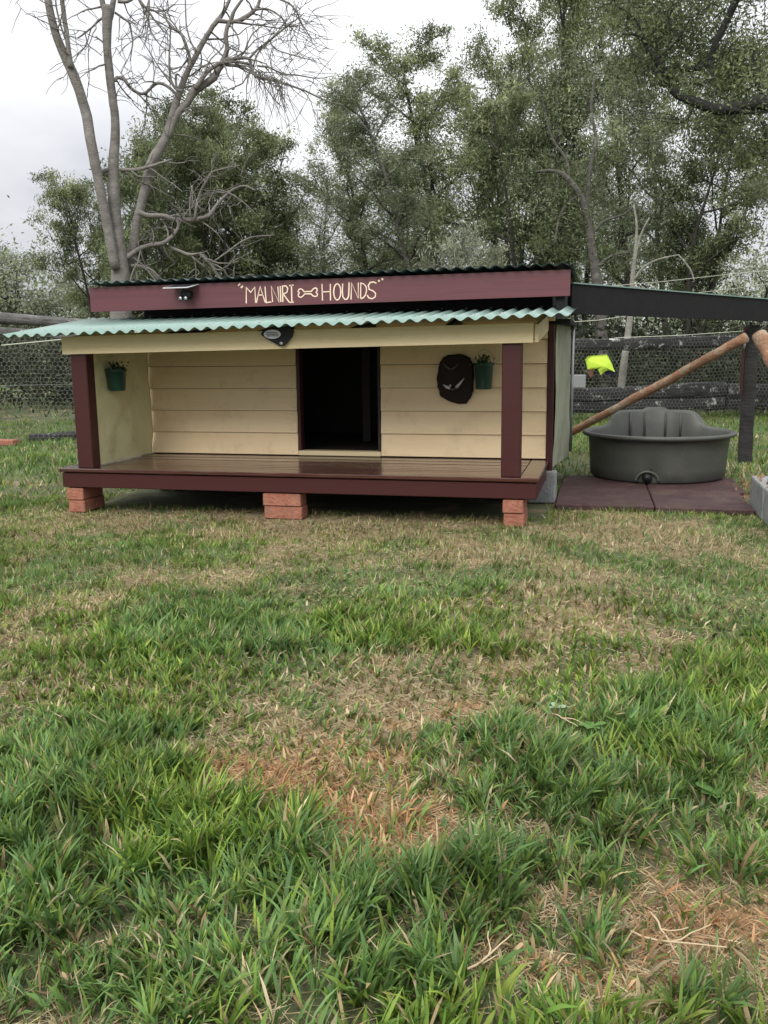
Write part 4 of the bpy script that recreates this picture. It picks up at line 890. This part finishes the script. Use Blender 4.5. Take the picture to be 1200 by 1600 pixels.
dd([(350, 95, 6), (368, 92, 6), (388, 92, 5), (393, 103, 6), (398, 117, 5), (412, 123, 4.5), (435, 128, 4), (460, 136, 3.5), (485, 145, 3), (510, 156, 2.5), (536, 162, 1.5)]); dd([(350, 98, 6), (372, 97, 5), (392, 101, 4)]); dd([(352, 101, 5), (375, 103, 5), (395, 113, 4), (415, 124, 3)])
dd([(390, 91, 4), (402, 78, 4), (418, 66, 4), (435, 52, 3.5), (450, 40, 3), (462, 31, 2), (475, 20, 1.5)]); dd([(396, 105, 3), (402, 85, 3), (418, 66, 3)])
dd([(400, 15, 4), (418, 14, 3), (433, 21, 3), (444, 32, 2.5), (449, 46, 2)]); dd([(435, -2, 3.5), (452, 6, 3.5), (464, 20, 3), (471, 36, 2.5), (480, 50, 2), (488, 64, 1.5)]); dd([(357, 33, 3.5), (385, 36, 3), (410, 39, 2.5), (440, 44, 2)])
dd([(402, 102, 3.5), (420, 105, 3), (440, 114, 3), (465, 117, 2.5), (488, 121, 2), (512, 122, 1.5)]); dd([(422, 66, 2.5), (432, 78, 2.2), (460, 88, 2), (495, 96, 1.5)])
dd([(180, 128, 6), (183, 122, 6), (193, 123, 6), (202, 135, 5.5), (212, 143, 5), (224, 144, 5), (233, 137, 5), (240, 130, 5), (252, 129, 5), (265, 137, 5), (280, 152, 5)])
dd([(285, 142, 5), (276, 140, 5), (269, 130, 4.5), (266, 118, 4), (265, 85, 3), (266, 48, 2.5), (262, 34, 2)]); dd([(276, 138, 4), (274, 124, 4), (275, 116, 4), (279, 116, 3)])
dd([(296, 105, 6), (296, 92, 5), (292, 76, 6), (286, 58, 5), (280, 51, 5), (272, 47, 4), (264, 38, 3), (256, 25, 2)]); dd([(308, 82, 3), (298, 65, 3), (292, 40, 2.5), (290, 10, 2.5), (288, -20, 2)])
dd([(157, 276, 7), (163, 267, 8), (185, 265, 7), (212, 266, 7), (232, 262, 6), (252, 256, 5), (272, 251, 4)]); dd([(222, 263, 3), (233, 255, 3), (240, 240, 2)])
dd([(217, 332, 9), (232, 337, 9), (245, 337, 9), (258, 338, 9), (272, 343, 9), (288, 343, 9), (305, 342, 8), (318, 344, 7)]); dd([(304, 342, 4), (307, 320, 4.5), (313, 298, 4.5), (323, 280, 4), (330, 268, 3), (350, 262, 2.5), (375, 258, 2)])
dd([(310, 341, 6), (325, 338, 7), (336, 322, 6), (350, 306, 5), (366, 294, 5), (382, 290, 4), (400, 298, 3)]); dd([(298, 340, 3), (297, 318, 3), (301, 290, 2.5)]); dd([(338, 296, 3), (355, 300, 3), (378, 314, 3), (395, 330, 2)])
dd([(196, 404, 10), (208, 396, 9), (222, 388, 9), (240, 383, 8), (256, 381, 8), (268, 372, 7), (276, 362, 6), (280, 352, 5), (277, 344, 4)]); dd([(265, 386, 5), (280, 392, 6), (295, 398, 6), (312, 398, 6), (322, 405, 6), (332, 416, 6), (340, 430, 5), (350, 445, 4)])
dd([(298, 398, 4), (308, 408, 4), (322, 418, 3)]); dd([(205, 415, 5), (225, 417, 5), (240, 424, 4), (255, 440, 4)]); dd([(335, 408, 3), (355, 395, 3), (378, 378, 3), (400, 370, 2.5), (430, 368, 2)]); dd([(215, 440, 5), (212, 425, 4), (213, 400, 3)])
dd([(165, 22, 4), (152, 32, 4), (143, 44, 3), (133, 52, 3), (120, 59, 2)]); dd([(133, 52, 2), (138, 70, 2), (150, 80, 1.5), (160, 88, 1.2)]); dd([(180, 20, 4), (192, 28, 4), (202, 36, 3.5), (205, 52, 3), (207, 70, 2.5), (203, 95, 1.5)])
dd([(184, 2, 6), (200, 4, 5), (212, -4, 4)]); dd([(205, -20, 5), (222, 5, 4), (235, 22, 3.5), (248, 40, 2.5), (262, 55, 1.5)]); dd([(212, -10, 4), (228, 22, 3), (236, 48, 2), (250, 70, 1.5), (263, 80, 1)]); dd([(232, 15, 3), (245, 17, 3), (258, 14, 2), (272, 5, 2)]); dd([(232, -25, 4), (233, 15, 3), (231, 48, 2)])
m.build('trunk', M['dead_bark'], DT)
tw = MB(); cnt = 0
for (o_, r_) in limbs:
    zmid = o_[len(o_)//2]
    for i in range(2, len(o_), 2):
        if r_[i] < .055 and g6.random() < .62:
            big = r_[i]; ln = g6.uniform(.25, .85); d = g6.normal(0, 1, 3); d[2] = g6.normal(-.15, .9)
            base = o_[min(i, len(o_)-1)]; along = o_[i]-o_[i-1]; along = along/(np.linalg.norm(along)+1e-9)
            pp, _d = path(g6, base, d+along*1.0, ln, 7, .20, -.02); tw.tube(pp, list(np.linspace(min(big*.6, .013), .0035, 8)), 4, False)
            for _ in range(3):
                j = int(g6.integers(2, 7)); p2, _d = path(g6, pp[j], g6.normal(0, 1, 3)+_d*1.2, ln*.5, 4, .25, -.03); tw.tube(p2, list(np.linspace(.0055, .0028, 5)), 3, False)
# the drooping fringe of fine twigs
for k in range(34):
    x = 392+g6.uniform(0, 60); y = 108+(x-392)*.36; p_ = at(x, y, h+g6.normal(0, .15)); pp, _d = path(g6, p_, (g6.normal(.25, .25), g6.normal(0, .3), -1), g6.uniform(.25, .75), 6, .12, -.03); tw.tube(pp, list(np.linspace(.006, .003, 7)), 3, False)
for k in range(60):
    x, y = g6.uniform(400, 492), g6.uniform(10, 130); p_ = at(x, y, h+g6.normal(0, .2)); pp, _d = path(g6, p_, (g6.normal(.6, .6), g6.normal(0, .4), g6.normal(-.2, .6)), g6.uniform(.2, .6), 6, .18, -.03); tw.tube(pp, list(np.linspace(.005, .0028, 7)), 3, False)
tag(tw.build('fine_twigs', M['dead_bark'], DT), kind='stuff')
tag(DT, 'tall leafless silver-grey dead tree with three rising stems behind the kennel left half', 'dead tree')

# ------------------------------------------------------------------ scrub beyond the fence and far wood
def scrub(name, n, x0, x1, h0, h1, top, leaf, pal, seed, kindlabel, gaps=.45, clus=260):
    g = np.random.default_rng(seed); cx = g.uniform(x0, x1, clus); ch = g.uniform(h0, h1, clus)
    tt = top(cx)*g.uniform(.35, 1.0, clus); base = np.array([at(x, 600, hh) for x, hh in zip(cx, ch)])
    z = tt*g.uniform(.1, .95, clus); k = g.integers(0, clus, n); rr = g.uniform(.35, .8, clus)*h0/20
    c = np.stack([base[k, 0]+g.normal(0, 1, n)*rr[k], base[k, 1]+g.normal(0, 1, n)*rr[k], np.abs(z[k]+g.normal(0, .7, n)*rr[k])], 1)
    pal_ = np.array(LEAFC[pal]); cn = (pal_[g.integers(0, len(pal_), clus)]*g.uniform(.7, 1.25, clus)[:, None])[k]
    o_ = leafy(name, c, leaf[0], leaf[1], g, None, None, (0, 0, 0), .2, cn=cn); tag(o_, kindlabel, 'scrub' if 'scrub' in name else 'wood', kind='stuff'); return o_
scrub('scrub', 80000, -250, 1500, 13.5, 21, lambda x: 1.7+0*x, (.06, .022), 'scrub', 31, 'dark low scrub growing right behind the fences', clus=420)
scrub('far_wood', 120000, -350, 1600, 30, 46, lambda x: 4.6+1.2*(x > 850), (.09, .034), 'grey', 32, 'far grey-green wood closing the view behind all the trees', clus=420)
# ------------------------------------------------------------------ grass
GREEN = np.array([(.145, .235, .035), (.105, .19, .033), (.19, .285, .05), (.075, .15, .035), (.24, .31, .055), (.13, .205, .05)])
BLUE = np.array([(.11, .215, .08), (.085, .17, .065), (.15, .245, .11)])
STRAW = np.array([(.44, .34, .19), (.34, .25, .13), (.52, .43, .27), (.25, .17, .09), (.38, .33, .20)])
ORANGE = np.array([(.44, .25, .12), (.34, .18, .09), (.50, .33, .18)])
def sample(d0, d1, n, g, half=.64):
    d = np.sqrt(g.uniform(d0*d0, d1*d1, n)); a = g.uniform(-half, half, n)-0.0
    fx, fy = math.cos(-YAW), math.sin(-YAW)
    x = CAM[0]+d*(np.sin(a)*math.cos(YAW)-np.cos(a)*math.sin(YAW)); y = CAM[1]+d*(np.sin(a)*math.sin(YAW)+np.cos(a)*math.cos(YAW)); return x, y
def outside(x, y):
    k = (x > .0) & (x < 2.9) & (y > .0) & (y < 2.3) & ~((y < .30) & (fbm(x, y, 30, 1) > .45)); s_ = (x > 2.93) & (x < 4.08) & (y > .60) & (y < 1.85); t = np.hypot(x-TX, y-TY) < .46; b_ = (x > 4.07) & (y > .04) & (y < 1.3)
    return ~(k | s_ | t | b_)
def blades(name, d0, d1, n, seg, g, lmul=1., wmul=1., mode='grass'):
    x, y = sample(d0, d1, n, g); k = outside(x, y); x, y = x[k], y[k]; dry, org, soil, lush = cover(x, y)
    bare = np.clip(dry*.8+soil*.9, 0, 1)*(1-.4*lush)
    if mode == 'grass': cl = np.clip((fbm(x+5, y, 11, 3)-.41)/.16, .10, 1); keep = g.random(len(x)) < np.clip((.62+.12*(d0 > 2.5)+.5*lush-.42*bare)*cl, .10+.20*(d0 > 2.), 1)
    else: keep = g.random(len(x)) < np.clip(.24+.9*dry+.7*org+.3*soil-.35*lush, .08, 1)
    x, y, dry, org, soil, lush = [q[keep] for q in (x, y, dry, org, soil, lush)]; n = len(x); z = height(x, y)
    # tufts: pull the roots together, and let neighbours lean alike
    cellx = np.floor(x/.035); celly = np.floor(y/.035); hsh = (np.sin(cellx*127.1+celly*311.7)*43758.5453) % 1; hs2 = (np.sin(cellx*269.5+celly*183.3)*43758.5453) % 1
    if mode == 'grass':
        pull = .45; x = x*(1-pull)+((cellx+.2+.6*hsh)*.035)*pull; y = y*(1-pull)+((celly+.2+.6*hs2)*.035)*pull
        ln = (.012+.043*lush**1.3+.034*fbm(x, y, 4, 3)+.016*(hsh > .8))*g.uniform(.45, 1.45, n)*lmul
        far = np.clip((np.hypot(x-CAM[0], y-CAM[1])-2.2)/2.5, 0, 1); ln = ln*(1-.22*far)
        wd = (.0009+.0034*g.random(n)**1.6+.0010*lush)*wmul
        az_ = hsh*6.28+g.normal(0, .9, n)+(fbm(x, y, 2.2, 2)-.5)*5; bend = np.clip(g.normal(.75, .38, n)+.15*(1-lush), .05, 1.6)
        pl = GREEN[g.integers(0, len(GREEN), n)]; mixb = (fbm(x+60, y+20, 1.6, 3) > .47)[:, None]*.8*(g.random(n)[:, None]); bl = BLUE[g.integers(0, len(BLUE), n)]; cn = pl*(1-mixb)+bl*mixb
        isd = g.random(n) < np.clip(.14+.5*dry, 0, .65)*(1-.6*lush); st = STRAW[g.integers(0, len(STRAW), n)]; og = ORANGE[g.integers(0, len(ORANGE), n)]; sw = np.where((g.random(n) < org)[:, None], og, st); cn = np.where(isd[:, None], sw, cn)
        tone = .62+.75*fbm(x+11, y+3, 5, 3); cn = cn*tone[:, None]*g.uniform(.6, 1.4, n)[:, None]
    else:
        ln = g.uniform(.02, .065, n)*lmul; wd = g.uniform(.0006, .0015, n)*wmul; az_ = g.uniform(0, 6.28, n); bend = g.uniform(1.2, 1.55, n); z = z+g.uniform(.0, .012, n)
        st = STRAW[g.integers(0, len(STRAW), n)]; og = ORANGE[g.integers(0, len(ORANGE), n)]; cn = np.where((g.random(n) < org)[:, None], og, st)*g.uniform(.6, 1.25, n)[:, None]
    dx, dy = np.cos(az_), np.sin(az_); tw_ = az_+np.pi/2+g.normal(0, .5, n); sxv, syv = np.cos(tw_), np.sin(tw_)
    ts = {3: [0, .38, .72, 1], 2: [0, .5, 1], 1: [0, 1]}[seg]; V = []; 
    for i, t in enumerate(ts):
        ang = bend*t*.9; h_ = np.sin(ang)/np.maximum(bend*.9, .05)*ln if True else 0
        # arc: starts upright, curls over by 'bend' radians
        k_ = np.maximum(bend, .05); up_ = np.sin(k_*t)/k_*ln; out_ = (1-np.cos(k_*t))/k_*ln+.25*ln*t
        if mode != 'grass': up_ = ln*t*.12*np.sin(az_*3); out_ = ln*t
        px, py, pz = x+dx*out_, y+dy*out_, z+up_-.002
        if t == 1: V.append(np.stack([px, py, pz], 1)[:, None])
        else:
            ww = wd*(1-.35*t) if i else wd*.7; lift = g.normal(0, .25, n)*ww
            V.append(np.stack([np.stack([px-sxv*ww, py-syv*ww, pz-lift], 1), np.stack([px+sxv*ww, py+syv*ww, pz+lift], 1)], 1))
    V = np.concatenate(V, 1); m_ = V.shape[1]; b_ = np.arange(n)[:, None]*m_; fs = []
    for i in range(len(ts)-2): fs.append(b_+np.array([[2*i, 2*i+1, 2*i+3, 2*i+2]]))
    i = len(ts)-2; tri = b_+np.array([[2*i, 2*i+1, 2*i+2]])
    f = ([np.concatenate(fs)] if fs else [])+[tri]
    cols = np.repeat(cn[:, None, :], m_, 1)
    if mode == 'grass' and seg > 1: cols[:, :2] = cols[:, :2]*.9+np.array([.02, .018, .01])   # paler sheath at the root
    o_ = npmesh(name, V.reshape(-1, 3), f, M['grass' if mode == 'grass' else 'straw'], cols.reshape(-1, 3)); tag(o_, kind='stuff'); return n
gg = np.random.default_rng(77)
cnt = 0
cnt += blades('lawn_grass', .75, 2.1, 120000, 3, gg, 1.0, 1.05)*5
cnt += blades('lawn_grass', 2.1, 3.6, 200000, 2, gg, .95, 1.3)*3
cnt += blades('lawn_grass', 3.6, 6.5, 380000, 1, gg, 1.05, 1.8)
cnt += blades('lawn_grass', 6.5, 14, 200000, 1, gg, 1.4, 3.4)
cnt += blades('lawn_grass', 14, 45, 60000, 1, gg, 2.6, 8.0)
cnt += blades('dry_thatch', .75, 2.4, 110000, 2, gg, 1.0, 1.0, 'straw')*3
cnt += blades('dry_thatch', 2.4, 5.6, 160000, 1, gg, 1.15, 1.7, 'straw')
cnt += blades('dry_thatch', 5.6, 9, 60000, 1, gg, 1.3, 2.6, 'straw')
print('grass tris', cnt)
# fallen stalks, broad-leaved weeds
def stalk(px, py, ln, az_, seed, label):
    g = np.random.default_rng(seed); p = G(px, py); pts, _ = path(g, (p[0], p[1], .018), (math.cos(az_), math.sin(az_), .06), ln, 7, .12); m = MB(); m.tube(pts, list(np.linspace(.0021, .0011, 8)), 6)
    p2, _ = path(g, pts[3], (math.cos(az_+.7), math.sin(az_+.7), .15), ln*.45, 4, .15); m.tube(p2, list(np.linspace(.0018, .001, 5)), 5)
    tag(m.build('dry_stalk', M['stalk']), label, 'dry stalk', 'dry stalks lying in the grass')
M['stalk'] = mat('bleached_stalk', (.44, .34, .21), .7)
stalk(730, 1530, .10, .6, 1, 'bleached dry stalk at the bottom of the photo, nearest the camera'); stalk(985, 1470, .16, -.5, 2, 'longest bleached dry stalk in the straw patch at bottom right')
stalk(1015, 1440, .11, -1.2, 3, 'forked dry stalk at the upper end of the bottom right straw patch'); stalk(862, 1125, .13, -.9, 4, 'thin dry stalk beside the pale broad leaf'); stalk(1085, 1150, .12, .3, 5, 'dry stalk in the green grass near the right edge')
def weed(px, py, n, r, seed, label, pale=False):
    p = G(px, py); g = np.random.default_rng(seed); e_ = empty('broadleaf_weed', (p[0], p[1], 0)); m = MB()
    for k in range(n):
        a = 2*math.pi*k/n+g.normal(0, .3); L_ = r*g.uniform(.6, 1.1); w_ = L_*.32; el = g.uniform(.1, .7); d = np.array([math.cos(a), math.sin(a), 0]); s_ = np.array([-math.sin(a), math.cos(a), 0]); vs = []
        prof = [(0, .12), (.3, .7), (.6, 1.), (.85, .7), (1., .08)]
        for t, q in prof:
            c_ = np.array([p[0], p[1], .012])+d*L_*t+np.array([0, 0, L_*(el*t-.5*t*t*el)])
            vs += [c_-s_*w_*q+np.array([0, 0, .15*w_*q]), c_-np.array([0, 0, .002]), c_+s_*w_*q+np.array([0, 0, .15*w_*q])]
        m.add(vs, [(3*i+j, 3*i+j+1, 3*i+j+4, 3*i+j+3) for i in range(4) for j in range(2)], True)
    m.build('leaves', M['weed_pale' if pale else 'weed'], e_); tag(e_, label, 'weed', 'broad-leaved weeds in the lawn')
M['weed'] = mat('weed_leaf', (.10, .19, .05), .75, (30, .3, .7), None, col2=(.07, .14, .035), spec=.2); M['weed_pale'] = mat('pale_underside_leaf', (.22, .30, .20), .6)
weed(866, 1112, 3, .035, 1, 'pale broad leaf turned over beside a thin dry stalk', True); weed(925, 1142, 7, .04, 2, 'green rosette weed just right of the pale broad leaf'); weed(1010, 1175, 6, .045, 3, 'green rosette weed in the thick grass near the right edge')
weed(700, 1185, 6, .03, 4, 'small rosette weed below the orange dry patch at centre'); weed(1120, 1250, 8, .045, 5, 'largest rosette weed, low at the right edge of the lawn'); weed(150, 1180, 6, .035, 6, 'rosette weed at the left edge of the tall grass')
